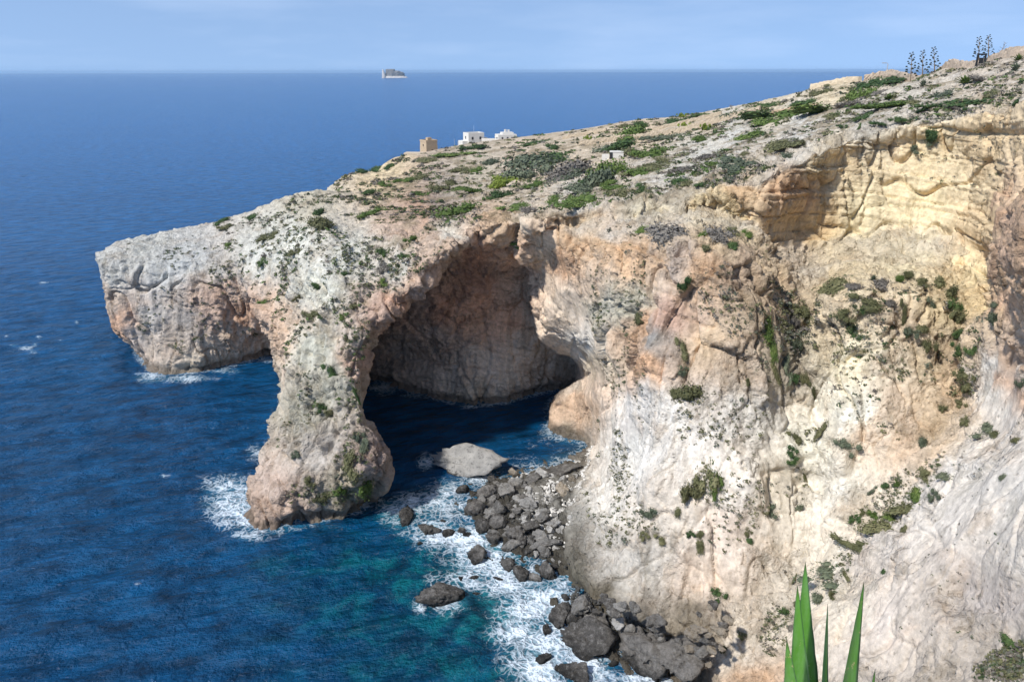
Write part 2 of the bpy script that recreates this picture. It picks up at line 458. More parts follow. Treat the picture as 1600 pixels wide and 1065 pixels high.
# rock colours at surveyed points, sun and shade left in (px py r g b, display values in daylight)
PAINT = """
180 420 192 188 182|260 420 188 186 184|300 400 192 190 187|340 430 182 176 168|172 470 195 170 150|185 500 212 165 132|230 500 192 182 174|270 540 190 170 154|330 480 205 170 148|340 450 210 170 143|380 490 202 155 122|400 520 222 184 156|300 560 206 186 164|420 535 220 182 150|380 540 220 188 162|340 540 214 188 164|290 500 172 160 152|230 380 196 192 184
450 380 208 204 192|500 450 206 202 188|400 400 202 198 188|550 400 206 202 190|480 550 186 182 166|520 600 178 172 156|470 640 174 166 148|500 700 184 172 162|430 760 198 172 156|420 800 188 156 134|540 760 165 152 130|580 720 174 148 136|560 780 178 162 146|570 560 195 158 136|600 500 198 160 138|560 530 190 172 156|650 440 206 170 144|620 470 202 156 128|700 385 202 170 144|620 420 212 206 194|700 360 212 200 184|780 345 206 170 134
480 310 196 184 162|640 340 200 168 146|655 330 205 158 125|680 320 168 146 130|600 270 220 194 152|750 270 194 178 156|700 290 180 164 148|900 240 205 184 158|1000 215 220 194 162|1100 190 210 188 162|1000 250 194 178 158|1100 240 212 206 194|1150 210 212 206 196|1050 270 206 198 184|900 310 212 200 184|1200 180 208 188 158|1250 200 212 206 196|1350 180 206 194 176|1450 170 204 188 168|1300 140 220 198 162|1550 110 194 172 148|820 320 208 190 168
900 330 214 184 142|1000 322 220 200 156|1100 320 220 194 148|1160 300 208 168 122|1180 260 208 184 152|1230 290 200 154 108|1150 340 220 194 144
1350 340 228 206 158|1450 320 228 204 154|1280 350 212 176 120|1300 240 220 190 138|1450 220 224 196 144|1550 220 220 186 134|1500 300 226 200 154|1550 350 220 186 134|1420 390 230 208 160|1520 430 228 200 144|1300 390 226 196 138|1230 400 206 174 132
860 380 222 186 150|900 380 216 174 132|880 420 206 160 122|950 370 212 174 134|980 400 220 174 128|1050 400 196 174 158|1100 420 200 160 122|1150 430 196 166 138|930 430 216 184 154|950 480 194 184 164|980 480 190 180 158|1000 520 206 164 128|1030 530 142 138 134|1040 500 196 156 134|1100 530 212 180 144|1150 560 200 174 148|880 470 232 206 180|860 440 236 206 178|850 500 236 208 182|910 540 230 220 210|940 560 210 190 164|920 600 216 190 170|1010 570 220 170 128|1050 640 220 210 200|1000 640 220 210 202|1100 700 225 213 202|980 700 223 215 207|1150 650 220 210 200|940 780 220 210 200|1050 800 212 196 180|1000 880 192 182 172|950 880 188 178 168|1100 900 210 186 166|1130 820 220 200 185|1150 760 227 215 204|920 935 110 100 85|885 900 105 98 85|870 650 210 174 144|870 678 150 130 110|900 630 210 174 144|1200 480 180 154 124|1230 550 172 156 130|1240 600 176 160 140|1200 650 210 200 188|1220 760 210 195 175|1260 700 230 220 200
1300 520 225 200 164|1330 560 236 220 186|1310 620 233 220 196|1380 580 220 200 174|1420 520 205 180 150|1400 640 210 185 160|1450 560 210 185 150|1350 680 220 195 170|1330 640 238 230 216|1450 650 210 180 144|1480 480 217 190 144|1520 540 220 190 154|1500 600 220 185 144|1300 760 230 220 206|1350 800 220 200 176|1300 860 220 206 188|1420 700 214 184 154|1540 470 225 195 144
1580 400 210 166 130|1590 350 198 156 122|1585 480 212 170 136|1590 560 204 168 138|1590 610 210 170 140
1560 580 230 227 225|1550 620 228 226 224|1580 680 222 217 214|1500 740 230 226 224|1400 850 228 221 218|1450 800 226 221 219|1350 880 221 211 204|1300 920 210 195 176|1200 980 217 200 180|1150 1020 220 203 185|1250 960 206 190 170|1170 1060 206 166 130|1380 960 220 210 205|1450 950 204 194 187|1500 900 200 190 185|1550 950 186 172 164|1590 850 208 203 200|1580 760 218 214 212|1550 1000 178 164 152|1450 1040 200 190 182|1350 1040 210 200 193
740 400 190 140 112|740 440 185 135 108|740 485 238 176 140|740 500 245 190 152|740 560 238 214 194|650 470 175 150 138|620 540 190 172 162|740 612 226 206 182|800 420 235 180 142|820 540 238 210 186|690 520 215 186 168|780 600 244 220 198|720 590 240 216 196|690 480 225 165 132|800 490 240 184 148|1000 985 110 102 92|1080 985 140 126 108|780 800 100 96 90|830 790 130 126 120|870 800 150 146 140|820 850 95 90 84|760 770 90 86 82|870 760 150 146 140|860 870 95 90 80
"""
pt = np.array([[float(t) for t in it.split()] for it in PAINT.replace("\n", "|").split("|") if it.strip()])  # cave wall rows are raised to stand in for bounced light
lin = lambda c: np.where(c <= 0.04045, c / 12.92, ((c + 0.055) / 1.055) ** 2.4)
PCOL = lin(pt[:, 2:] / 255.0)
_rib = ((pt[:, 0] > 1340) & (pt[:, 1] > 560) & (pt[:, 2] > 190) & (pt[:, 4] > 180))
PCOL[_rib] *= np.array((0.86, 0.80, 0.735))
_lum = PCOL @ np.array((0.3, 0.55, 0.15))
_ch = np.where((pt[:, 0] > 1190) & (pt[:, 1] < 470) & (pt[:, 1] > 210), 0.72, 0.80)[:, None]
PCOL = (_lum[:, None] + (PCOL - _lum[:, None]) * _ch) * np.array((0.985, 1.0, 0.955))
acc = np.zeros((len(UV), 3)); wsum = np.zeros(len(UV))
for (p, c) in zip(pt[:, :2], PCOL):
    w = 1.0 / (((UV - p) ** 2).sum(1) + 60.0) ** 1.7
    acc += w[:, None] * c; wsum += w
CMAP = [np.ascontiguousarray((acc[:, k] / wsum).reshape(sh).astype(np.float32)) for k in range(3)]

ZY = [(1160, 345), (1190, 290), (1260, 235), (1320, 215), (1420, 195), (1620, 165), (1620, 290), (1570, 330), (1560, 480), (1520, 470), (1440, 430), (1300, 445), (1270, 470), (1225, 470), (1215, 390)]
ZW = [(900, 700), (960, 600), (1050, 590), (1150, 640), (1280, 640), (1400, 760), (1560, 540), (1600, 620), (1800, 600), (1800, 1200), (860, 1200)]
ZBUF_Y = np.clip(poly_sdf(UV, ZY).reshape(sh) / 14 + 0.5, 0, 1).astype(np.float32)
ZBUF_W = np.clip(poly_sdf(UV, ZW).reshape(sh) / 40 + 0.5, 0, 1).astype(np.float32)
ZSHO = np.clip(poly_sdf(UV, [(345, 250), (370, 440), (425, 520), (440, 600), (430, 680), (480, 720), (560, 660), (570, 560), (640, 450), (760, 352), (860, 335), (1150, 285), (1300, 210), (1600, 165), (1700, 0), (300, 0)]).reshape(sh) / 20 + 0.5, 0, 1).astype(np.float32)

ZMOU = np.clip(poly_sdf(UV, [(835, 360), (880, 380), (905, 450), (930, 520), (945, 600), (935, 690), (830, 700), (830, 640), (895, 590), (850, 540)]).reshape(sh) / 16 + 0.6, 0, 1).astype(np.float32)
ROUGH = {}
def relief(V, N):
    P = V.astype(np.float32)
    u, v, dep = project(V)
    up = N[:, 2].astype(np.float32)
    steep = 1 - smooth01(up, 0.45, 0.85)
    zy = look(ZBUF_Y, u, v) * steep
    zw = look(ZBUF_W, u, v) * steep * (1 - zy)
    sho = look(ZSHO, u, v)
    cave = smooth01(V[:, 1], 112, 124) * (u > 560) * (u < 900) * steep
    mouth = look(ZMOU, u, v) * steep
    warp = np.stack([noise3(P / 7 + 3), noise3(P / 7 + 31), noise3(P / 7 + 57)], -1)
    Pw = P + warp * 0.8
    A3 = lambda a, b: np.array((1 / a, 1 / a, 1 / b), np.float32)
    d = np.zeros(len(P), np.float32)
    # broad swells and vertical ribs on the cliffs
    d += 0.65 * noise3(P / 15 + 5) * (0.2 + 0.8 * steep)
    d += steep * (1 - zy) * (1 - 0.75 * cave) * 1.1 * (0.5 - np.abs(noise3(Pw * A3(7.0, 26.0))) * 1.6)
    d += steep * (1 - zy) * (1 - 0.75 * cave) * 0.45 * (0.5 - np.abs(noise3(Pw * A3(2.6, 10.0) + 9)) * 1.6)
    patch = 0.3 + 0.9 * smooth01(noise3(P / 7 + 600) + 0.4 * noise3(P / 2.2 + 610), -0.30, 0.35).astype(np.float32)
    patch = np.where(steep > 0.3, patch, 1.0)
    # chiselled faces bounded by joints
    head = smooth01(V[:, 1], 140, 146) * (u < 440) * steep
    flat = (1 - 0.65 * zw) * (1 - 0.5 * cave) * (1 - 0.5 * zy) * (1 - 0.6 * head)
    g, r, fc = worley(Pw * A3(5.5, 13.0) + 12)
    d += flat * (0.12 + 0.88 * steep) * (1.5 * fc + 0.7 * r - 0.45 * np.exp(-(g / 0.05) ** 2))
    g, r, fc = worley(Pw * A3(2.1, 4.6) + 40)
    d += patch * flat * (0.80 * fc + 0.36 * r)
    g, r, fc = worley(Pw * A3(0.95, 0.95) + 77)
    d += patch * (0.30 * fc + 0.13 * r) * (1 - 0.75 * zy) * (1 - 0.6 * zw)
    # bedding planes: the yellow upper beds and a band below the cliff edge
    s = V[:, 2] + 0.06 * V[:, 0] + 0.8 * noise3(P / 18 + 80) + 0.18 * noise3(P / 4 + 90)
    def beds(s, t):
        q = s / t; fl = np.floor(q); fr = q - fl
        h = (np.sin(fl * 12.9898) * 43758.5453) % 1.0
        return (h - 0.5) + 0.35 * smooth01(fr, 0.75, 1.0) - 0.55 * np.exp(-((fr - 0.04) / 0.07) ** 2)
    s = s + cave * 0.012 * (V[:, 0] + 8) ** 2
    bed = 0.85 * beds(s, 3.3) + 0.5 * beds(s + 3, 1.15)
    rim = (1 - zy) * smooth01(V[:, 2], 30, 40) * steep * (u > 700)
    d += (zy * 0.95 + rim * 0.5 + 0.7 * cave).astype(np.float32) * bed.astype(np.float32)
    # weathered limestone pavement and pitted slopes
    d += sho * (0.35 * fbm(Pw / 2.6 + 11, 2) - 1.25 * np.clip(noise3(Pw / 1.25 + 70) - 0.2, 0, 1) - 0.5 * np.clip(noise3(Pw / 2.8 + 170) - 0.25, 0, 1))
    # open joints: steep fissures and slanting cracks
    crk = noise3(Pw * A3(4.5, 13.0) + 222)
    d -= steep * (1 - 0.6 * zw) * 1.5 * np.exp(-(crk / 0.035) ** 2) * np.clip(noise3(P / 9 + 230) + 0.6, 0, 1)
    crk = noise3((Pw + np.stack([P[:, 2] * 0.5, P[:, 2] * 0.2, P[:, 0] * 0.3], -1)) * A3(6.0, 3.2) + 250)
    d -= steep * (1 - 0.5 * zw) * 0.85 * np.exp(-(crk / 0.045) ** 2) * np.clip(noise3(P / 7 + 260) + 0.3, 0, 1)
    d += (1 - 0.6 * zy) * (0.34 - 0.20 * zw) * (0.35 - np.abs(noise3(Pw * A3(1.15, 4.6) + 280))) * (0.3 + 0.7 * steep) + (1 - 0.8 * zy) * (1 - 0.5 * zw) * 0.15 * (0.35 - np.abs(noise3(Pw * A3(0.55, 1.3) + 290)))
    # rough grain everywhere
    d += patch * 0.26 * fbm(P * A3(1.5, 2.6) + 21, 3, 0.6) * (1 - 0.7 * zy) * (1 - 0.45 * zw)
    d *= np.clip(dep / 95.0, 0.55, 1.0) * (1 - 0.75 * mouth)
    d *= 1 - 0.5 * (1 - steep) * smooth01(V[:, 1], 112, 130)
    ROUGH[len(V)] = np.clip(0.25 + 0.75 * patch - 0.68 * zy - 0.5 * zw - 0.3 * mouth - 0.3 * cave, 0.2, 1)
    # notch cut by the waves along the waterline
    wl = np.exp(-((V[:, 2] - 0.9) / 0.9) ** 2)
    d -= wl * steep * (0.8 + 0.5 * noise3(P / 5 + 66)) * (1 - 0.8 * mouth)
    far = 1 - smooth01(V[:, 1], 230, 330) * 0.6
    return V + N * (d * far)[:, None], d

def paint(V, N, d):
    u, v, dep = project(V)
    P = V.astype(np.float32)
    w1 = fbm(P / 5.0 + 100, 3) ; w2 = fbm(P / 5.0 + 140, 3)
    m = np.clip(110.0 / dep, 0.4, 2.0)
    uu, vv = u + w1 * 16 * m, v + w2 * 18 * m
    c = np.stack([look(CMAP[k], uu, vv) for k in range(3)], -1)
    pave = smooth01(N[:, 2].astype(np.float32), 0.5, 0.8) * smooth01(u, 830, 900) * smooth01(V[:, 1], 88, 100) * (0.40 + 0.4 * np.clip(w1 + 0.3, 0, 1)) * (1 - smooth01(V[:, 1], 150, 200))
    c = c * (1 - pave[:, None]) + pave[:, None] * np.array((0.57, 0.525, 0.45))
    # thin soil and dry grass on the gentle ground
    grass = smooth01(N[:, 2].astype(np.float32), 0.55, 0.85) * smooth01(0.6 * w2 + 0.55 * noise3(P / 13 + 500) + 0.35 * noise3(P / 1.4 + 510), -0.08, 0.40) * smooth01(u, 480, 620) * smooth01(V[:, 1], 95, 112)
    c = c * (1 - 0.72 * grass[:, None]) + 0.72 * grass[:, None] * np.array((0.27, 0.215, 0.135))
    # wet, dark foot of the rock
    wet = (1 - smooth01(V[:, 2] + 0.5 * noise3(P / 3 + 8), 0.7, 1.7))
    c = c * (1 - wet[:, None] * 0.68) + wet[:, None] * 0.68 * np.array((0.05, 0.045, 0.035))
    return c

def vcol(o, name, c):
    a = o.data.color_attributes.new(name, 'FLOAT_COLOR', 'POINT')
    a.data.foreach_set("color", np.concatenate([c, np.ones((len(c), 1))], 1).astype(np.float32).ravel())

N1 = vert_normals(V1, Q1); N2 = vert_normals(V2, Q2)
W1, d1 = relief(V1, N1); W2, d2 = relief(V2, N2)
C1 = paint(V1, N1, d1); C2 = paint(V2, N2, d2)
print("relief", round(time.time() - T0, 1))

def mesh_object(name, V, Q, mat=None, smooth=True, link=True):
    me = bpy.data.meshes.new(name)
    n, k = Q.shape
    me.vertices.add(len(V)); me.vertices.foreach_set("co", np.asarray(V, np.float32).ravel())
    me.loops.add(n * k); me.loops.foreach_set("vertex_index", Q.astype(np.int32).ravel())
    me.polygons.add(n)
    me.polygons.foreach_set("loop_start", np.arange(n, dtype=np.int32) * k)
    me.polygons.foreach_set("use_smooth", np.full(n, smooth))
    me.update(calc_edges=True)
    if mat:
        me.materials.append(mat)
    o = bpy.data.objects.new(name, me)
    if link:
        COL.objects.link(o)
    return o

# ------------------------------------------------------------------ materials
class NT:
    def __init__(self, name):
        self.m = bpy.data.materials.new(name); self.m.use_nodes = True
        self.n, self.l = self.m.node_tree.nodes, self.m.node_tree.links
        self.b = self.n["Principled BSDF"]
    def node(self, t, **kw):
        nd = self.n.new(t)
        for k, v in kw.items():
            setattr(nd, k, v)
        return nd
    def put(self, sock, v):
        if isinstance(v, bpy.types.NodeSocket):
            self.l.new(v, sock)
        else:
            sock.default_value = v
    def math(self, op, a, b=0.0, c=0.0, clamp=False):
        nd = self.node("ShaderNodeMath", operation=op, use_clamp=clamp)
        for i, v in enumerate((a, b, c)):
            self.put(nd.inputs[i], v)
        return nd.outputs[0]
    def noise(self, vec, scale, detail=4.0, rough=0.55, dist=0.0):
        nd = self.node("ShaderNodeTexNoise")
        self.put(nd.inputs["Vector"], vec); nd.inputs["Scale"].default_value = scale
        nd.inputs["Detail"].default_value = detail; nd.inputs["Roughness"].default_value = rough
        nd.inputs["Distortion"].default_value = dist
        return nd.outputs["Fac"]
    def voronoi(self, vec, scale, feature='F1', out="Distance"):
        nd = self.node("ShaderNodeTexVoronoi", feature=feature)
        self.put(nd.inputs["Vector"], vec); nd.inputs["Scale"].default_value = scale
        return nd.outputs[out]
    def ramp(self, f, stops):
        nd = self.node("ShaderNodeValToRGB")
        el = nd.color_ramp.elements
        while len(el) < len(stops):
            el.new(0.5)
        for e, (p, c) in zip(el, stops):
            e.position = p; e.color = (*c, 1) if isinstance(c, tuple) else (c, c, c, 1)
        self.put(nd.inputs[0], f)
        return nd.outputs["Color"]
    def mix(self, f, a, b, blend='MIX'):
        nd = self.node("ShaderNodeMix", data_type='RGBA', blend_type=blend)
        self.put(nd.inputs["Factor"], f); self.put(nd.inputs["A"], a); self.put(nd.inputs["B"], b)
        return nd.outputs["Result"]
    def mapping(self, vec, scale=(1, 1, 1), rot=(0, 0, 0)):
        nd = self.node("ShaderNodeMapping")
        self.put(nd.inputs["Vector"], vec); nd.inputs["Scale"].default_value = scale; nd.inputs["Rotation"].default_value = rot
        return nd.outputs[0]
    def bump(self, h, strength, dist, normal=None):
        nd = self.node("ShaderNodeBump")
        nd.inputs["Strength"].default_value = strength; nd.inputs["Distance"].default_value = dist
        self.put(nd.inputs["Height"], h)
        if normal:
            self.l.new(normal, nd.inputs["Normal"])
        return nd.outputs[0]

def rgba(*c):
    return (*c, 1.0)

def rock_material():
    t = NT("weathered_limestone")
    co = t.node("ShaderNodeTexCoord").outputs["Object"]
    base = t.node("ShaderNodeVertexColor", layer_name="Col").outputs["Color"]
    n1 = t.noise(co, 0.3, 4, 0.65, 0.4)
    n2 = t.noise(co, 1.7, 5, 0.7)
    streak = t.noise(t.mapping(co, (1.0, 1.0, 0.10)), 0.8, 4, 0.65)
    v = t.math('MULTIPLY_ADD', n1, 0.5, 0.75)
    v = t.math('MULTIPLY', v, t.math('MULTIPLY_ADD', n2, 1.3, 0.35))
    v = t.math('MULTIPLY', v, t.math('MULTIPLY_ADD', streak, 0.5, 0.75))
    sc = t.node("ShaderNodeVectorMath", operation='SCALE'); t.l.new(base, sc.inputs[0]); t.put(sc.inputs["Scale"], v)
    c = sc.outputs[0]
    iron = t.ramp(n1, [(0.52, 0.0), (0.68, 1.0)])
    c = t.mix(t.math('MULTIPLY', iron, 0.3), c, t.mix(1.0, c, rgba(1.05, 0.86, 0.70), 'MULTIPLY'))
    lich = t.ramp(t.math('MULTIPLY', t.noise(t.mapping(co, (1.0, 1.0, 0.05)), 0.55, 5, 0.7), t.math('MULTIPLY_ADD', n1, 0.6, 0.7)), [(0.52, 0.0), (0.62, 1.0)])
    c = t.mix(t.math('MULTIPLY', lich, 0.6), c, t.mix(1.0, c, rgba(0.60, 0.60, 0.58), 'MULTIPLY'))
    # solution pits
    pit = t.ramp(t.voronoi(co, 1.25), [(0.10, 1.0), (0.22, 0.0)])
    c = t.mix(t.math('MULTIPLY', pit, 0.4), c, t.mix(1.0, c, rgba(0.42, 0.40, 0.36), 'MULTIPLY'))
    t.put(t.b.inputs["Base Color"], c)
    t.b.inputs["Roughness"].default_value = 0.95
    t.b.inputs["Specular IOR Level"].default_value = 0.1
    h1 = t.noise(co, 2.2, 5, 0.7)
    h = t.math('SUBTRACT', h1, t.math('MULTIPLY', pit, 0.3))
    h = t.math('ADD', h, t.math('MULTIPLY', streak, 0.5))
    t.put(t.b.inputs["Normal"], t.bump(t.math('MULTIPLY', h, t.math('MULTIPLY', t.ramp(n1, [(0.35, 0.3), (0.65, 1.0)]), t.node("ShaderNodeAttribute", attribute_name="rough").outputs["Fac"])), 1.0, 0.8))
    return t.m

ROCK = rock_material()
NVx = np.concatenate([W1, W2]); NQx = np.concatenate([Q1, Q2 + len(W1)])
cliffs = mesh_object("limestone_cliffs", NVx, NQx, ROCK)
cliffs["kind"] = "structure"
ALB = 0.92
vcol(cliffs, "Col", np.concatenate([C1, C2]) * ALB)
_ra = cliffs.data.attributes.new("rough", 'FLOAT', 'POINT')
_ra.data.foreach_set("value", np.concatenate([ROUGH[len(V1)], ROUGH[len(V2)]]).astype(np.float32))

# ------------------------------------------------------------------ sea
def field_at(x, y, z):
    """rock field, positive inside rock"""
    fi = np.clip((x / y * 100 - gs[0]) / STEP, 0, nx - 1.001); fj = np.clip(np.log(np.maximum(y, 1) / Y0) / math.log(1.009), 0, ny - 1.001)
    fk = np.clip((z - gz[0]) / STEP, 0, nz - 1.001)
    i, j, k = fi.astype(int), fj.astype(int), np.broadcast_to(np.asarray(fk), fi.shape).astype(int)
    a, b, c = fi - i, fj - j, fk - k
    g = lambda di, dj, dk: F[i + di, j + dj, k + dk]
    l = lambda dj, dk: g(0, dj, dk) * (1 - a) + g(1, dj, dk) * a
    m = lambda dk: l(0, dk) * (1 - b) + l(1, dk) * b
    return m(0) * (1 - c) + m(1) * c

ss = np.concatenate([np.linspace(-1.2, -0.98, 4)[:-1], np.arange(-0.98, 0.9, 0.0075), np.linspace(0.9, 1.2, 4)[1:]])
sy = np.concatenate([[-600, -200, -50, 0, 12.0, 22.0, 30.0], 34.0 * 1.0075 ** np.arange(0, 260), 34.0 * 1.0075 ** 260 * 1.05 ** np.arange(1, 100)])
ys = np.maximum(np.abs(sy), 60.0)
SX = ss[:, None] * ys[None]; SY = np.broadcast_to(sy[None], SX.shape)
SV = np.stack([SX, SY, np.zeros_like(SX)], -1).reshape(-1, 3)
si = np.arange(len(SV)).reshape(SX.shape)
SQ = np.stack([si[:-1, :-1], si[1:, :-1], si[1:, 1:], si[:-1, 1:]], -1).reshape(-1, 4)
# (px py rx ry strength) of broken water
FOAM = """
365 780 45 36 1.0|395 815 30 16 .9|400 705 22 18 .45|430 640 10 30 .3|340 760 30 20 .6|390 835 30 8 .8
612 800 22 24 .8|640 790 40 22 .8|690 790 50 24 .9|680 830 45 26 .95|730 840 45 26 1|700 765 45 18 .7|760 750 50 14 .8|665 722 14 12 .9|720 760 50 14 .6
760 880 60 32 1|800 910 60 30 1|740 900 40 24 .9|830 950 60 34 1.1|800 985 40 30 .9|860 1000 50 40 1.1|850 1045 50 34 1.1|920 1040 40 36 1.1|950 990 24 20 .9|1010 1062 60 18 1.1|1080 1062 26 10 1
700 940 32 18 .8|655 945 12 14 .7|680 905 22 14 .6|880 905 30 24 .9|850 930 50 20 1|790 850 40 24 .9|770 800 26 22 .7|810 1030 40 40 .7|870 880 30 14 .7
600 605 22 10 .8|645 617 22 6 .6|735 633 22 5 .7|760 632 16 4 .6|890 600 8 6 .7|240 588 30 8 .8|290 590 40 6 .8|350 578 34 5 .6|415 560 24 5 .6|500 822 60 6 .4|590 782 18 8 .5
40 542 12 3 .8|20 538 6 2.5 .7|55 536 5 2.5 .7|52 548 6 2.5 .8|62 525 6 2.5 .7|120 502 5 2.5 .7|68 440 7 2.5 .7|12 523 5 2 .6|95 530 5 2 .5|255 742 10 4 .5|330 700 12 4 .35|215 912 10 3 .4|180 790 12 4 .35|240 730 9 3 .3
"""
TEAL = "620 900 90 50 .8|760 950 110 70 1|560 880 60 40 .6|700 1030 120 50 .7|650 960 60 40 .5|500 860 50 20 .25|780 870 60 40 1|820 1040 60 60 1|640 800 60 30 .7|480 960 70 60 .22|570 930 110 70 .55|660 1000 130 60 .7|450 920 60 40 .25|720 880 60 40 .8|600 1050 120 40 .45|480 900 80 50 .35|700 900 90 60 .9"
def blobs(txt, X, Y):
    out = np.zeros(X.shape, np.float32)
    for it in txt.replace("\n", "|").split("|"):
        q = [float(t) for t in it.split()]
        if len(q) == 5:
            c = at_z(q[0], q[1], 0); ex = at_z(q[0] + q[2], q[1], 0); ey = at_z(q[0], q[1] - q[3], 0)
            rx = abs(ex[0] - c[0]); ry = abs(ey[1] - c[1])
            out = np.maximum(out, q[4] * np.exp(-(((X - c[0] - (Y - c[1]) * c[0] / c[1]) / rx) ** 2 + ((Y - c[1]) / ry) ** 2) * 0.75))
    return out
ff = field_at(SV[:, 0], np.maximum(SV[:, 1], 34.0), 0.0)
ff = np.where((SV[:, 1] > 36) & (SV[:, 1] < 480) & (np.abs(SV[:, 0] / np.maximum(SV[:, 1], 1) - 0.02) < 0.95), ff, -9)
rimf = np.exp(-np.clip(-ff - 0.2, 0, 9) / 0.8) * 0.62
foam = np.maximum(blobs(FOAM, SV[:, 0], SV[:, 1]) * 1.12, rimf)
teal = np.clip(blobs(TEAL, SV[:, 0], SV[:, 1]), 0, 1)
# real swell near the coast
swell = np.zeros(len(SV))
near = 1 - smooth01(SV[:, 1], 150, 320)
P3 = SV.astype(np.float32)
rotm = math.radians(22)
ca, sa = math.cos(rotm), math.sin(rotm)
R3 = np.stack([P3[:, 0] * ca + P3[:, 1] * sa, -P3[:, 0] * sa + P3[:, 1] * ca, P3[:, 2]], -1)
swell = (0.30 * noise3(R3 * np.array((1 / 11, 1 / 5.0, 1), np.float32)) + 0.14 * noise3(R3 * np.array((1 / 4.0, 1 / 2.2, 1), np.float32) + 40)) * near
SV[:, 2] = swell

def water_material():
    t = NT("sea_water")
    geo = t.node("ShaderNodeNewGeometry").outputs["Position"]
    at = t.node("ShaderNodeVertexColor", layer_name="State")
    sep = t.node("ShaderNodeSeparateColor"); t.l.new(at.outputs["Color"], sep.inputs[0])
    foam, teal, offshore_sky_tint = sep.outputs[0], sep.outputs[1], sep.outputs[2]
    flow = t.mapping(geo, (1, 1, 1), (0, 0, -rotm))
    # seabed seen through the shallows
    bed = t.noise(geo, 0.22, 6, 0.7, 0.6)
    shallow = t.ramp(bed, [(0.40, (0.001, 0.020, 0.036)), (0.5, (0.0015, 0.048, 0.068)), (0.6, (0.004, 0.12, 0.13))])
    var = t.noise(t.mapping(flow, (0.35, 1.0, 1)), 0.02, 4, 0.6)
    deep = t.mix(offshore_sky_tint, t.mix(var, rgba(0.0007, 0.024, 0.066), rgba(0.0014, 0.056, 0.140)), t.mix(var, rgba(0.0015, 0.064, 0.19), rgba(0.003, 0.092, 0.26)))  # bluer far out: open-sea tint with sky reflection put into the colour
    fine = t.noise(t.mapping(flow, (0.45, 1.0, 1)), 0.35, 5, 0.65)
    deep = t.mix(1.0, deep, t.ramp(fine, [(0.32, 0.45), (0.68, 1.6)]), 'MULTIPLY')  # light and dark of the ripples painted into the water colour
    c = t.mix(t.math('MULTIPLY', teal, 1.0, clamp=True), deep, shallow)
    # lacy foam: cell walls broken by noise, thickening with the foam amount
    wn_ = t.node("ShaderNodeTexNoise"); t.l.new(geo, wn_.inputs["Vector"]); wn_.inputs["Scale"].default_value = 0.45; wn_.inputs["Detail"].default_value = 3
    wsc = t.node("ShaderNodeVectorMath", operation='SCALE'); t.l.new(wn_.outputs["Color"], wsc.inputs[0]); wsc.inputs["Scale"].default_value = 3.5
    wp = t.node("ShaderNodeVectorMath", operation='ADD'); t.l.new(geo, wp.inputs[0]); t.l.new(wsc.outputs[0], wp.inputs[1])
    cell = t.voronoi(wp.outputs[0], 1.1, 'DISTANCE_TO_EDGE')
    lace = t.math('SUBTRACT', 1.0, t.math('MULTIPLY', cell, 4.0), clamp=True)
    fn = t.noise(wp.outputs[0], 0.5, 6, 0.72)
    big = t.noise(geo, 0.16, 3, 0.6)
    k = t.math('ADD', t.math('MULTIPLY', fn, 1.1), t.math('MULTIPLY', lace, 0.30))
    k = t.math('ADD', k, t.math('MULTIPLY_ADD', big, 0.7, -0.30))
    k = t.math('ADD', k, t.math('MULTIPLY', foam, 0.62))
    fm = t.ramp(t.math('SUBTRACT', k, 0.5), [(0.54, 0.0), (0.74, 0.42), (1.0, 1.0)])
    fm = t.math('MULTIPLY', fm, t.ramp(foam, [(0.08, 0.0), (0.4, 1.0)]))
    milky = t.math('MULTIPLY', t.ramp(foam, [(0.3, 0.0), (1.0, 1.0)]), 0.45)
    c = t.mix(milky, c, rgba(0.06, 0.26, 0.36))
    c = t.mix(fm, c, rgba(0.66, 0.74, 0.80))
    t.put(t.b.inputs["Base Color"], c)
    t.put(t.b.inputs["Roughness"], t.math('MULTIPLY_ADD', fm, 0.6, 0.16))
    t.b.inputs["IOR"].default_value = 1.333
    t.b.inputs["Specular IOR Level"].default_value = 0.24
    h1 = t.noise(t.mapping(flow, (0.5, 1.0, 1)), 0.22, 3, 0.5)
    h2 = t.noise(t.mapping(flow, (0.55, 1.0, 1)), 0.75, 4, 0.55)
    h3 = t.noise(geo, 2.4, 4, 0.6)
    h = t.math('ADD', t.math('MULTIPLY', h1, 1.6), t.math('ADD', t.math('MULTIPLY', h2, 0.75), t.math('MULTIPLY', h3, 0.22)))
    h = t.math('ADD', h, t.math('MULTIPLY', fm, 0.15))
    t.put(t.b.inputs["Normal"], t.bump(h, 1.0, 1.45))
    return t.m

sea = mesh_object("sea", SV, SQ, water_material())
sea["kind"] = "structure"
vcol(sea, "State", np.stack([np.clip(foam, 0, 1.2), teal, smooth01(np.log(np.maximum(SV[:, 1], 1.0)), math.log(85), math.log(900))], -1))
print("sea", round(time.time() - T0, 1), len(SQ))
#PART_TERRAIN_END
# ------------------------------------------------------------------ where the land meets each line of sight
BIN = 4.0
hu, hv, hd = project(W1)
ok = (hu > -20) & (hu < 1660) & (hv > 0) & (hv < 1120) & (W1[:, 2] > -0.3) & (((EYE - W1) * N1).sum(1) > 0)
iu = ((hu[ok] + 20) / BIN).astype(int); iv = (hv[ok] / BIN).astype(int)
ids = np.nonzero(ok)[0]
nbu, nbv = 422, 282
order = np.argsort(-hd[ok])
HIT = np.full((nbu, nbv), -1, np.int64)
HIT[iu[order], iv[order]] = ids[order]
WN = vert_normals(W1, Q1)

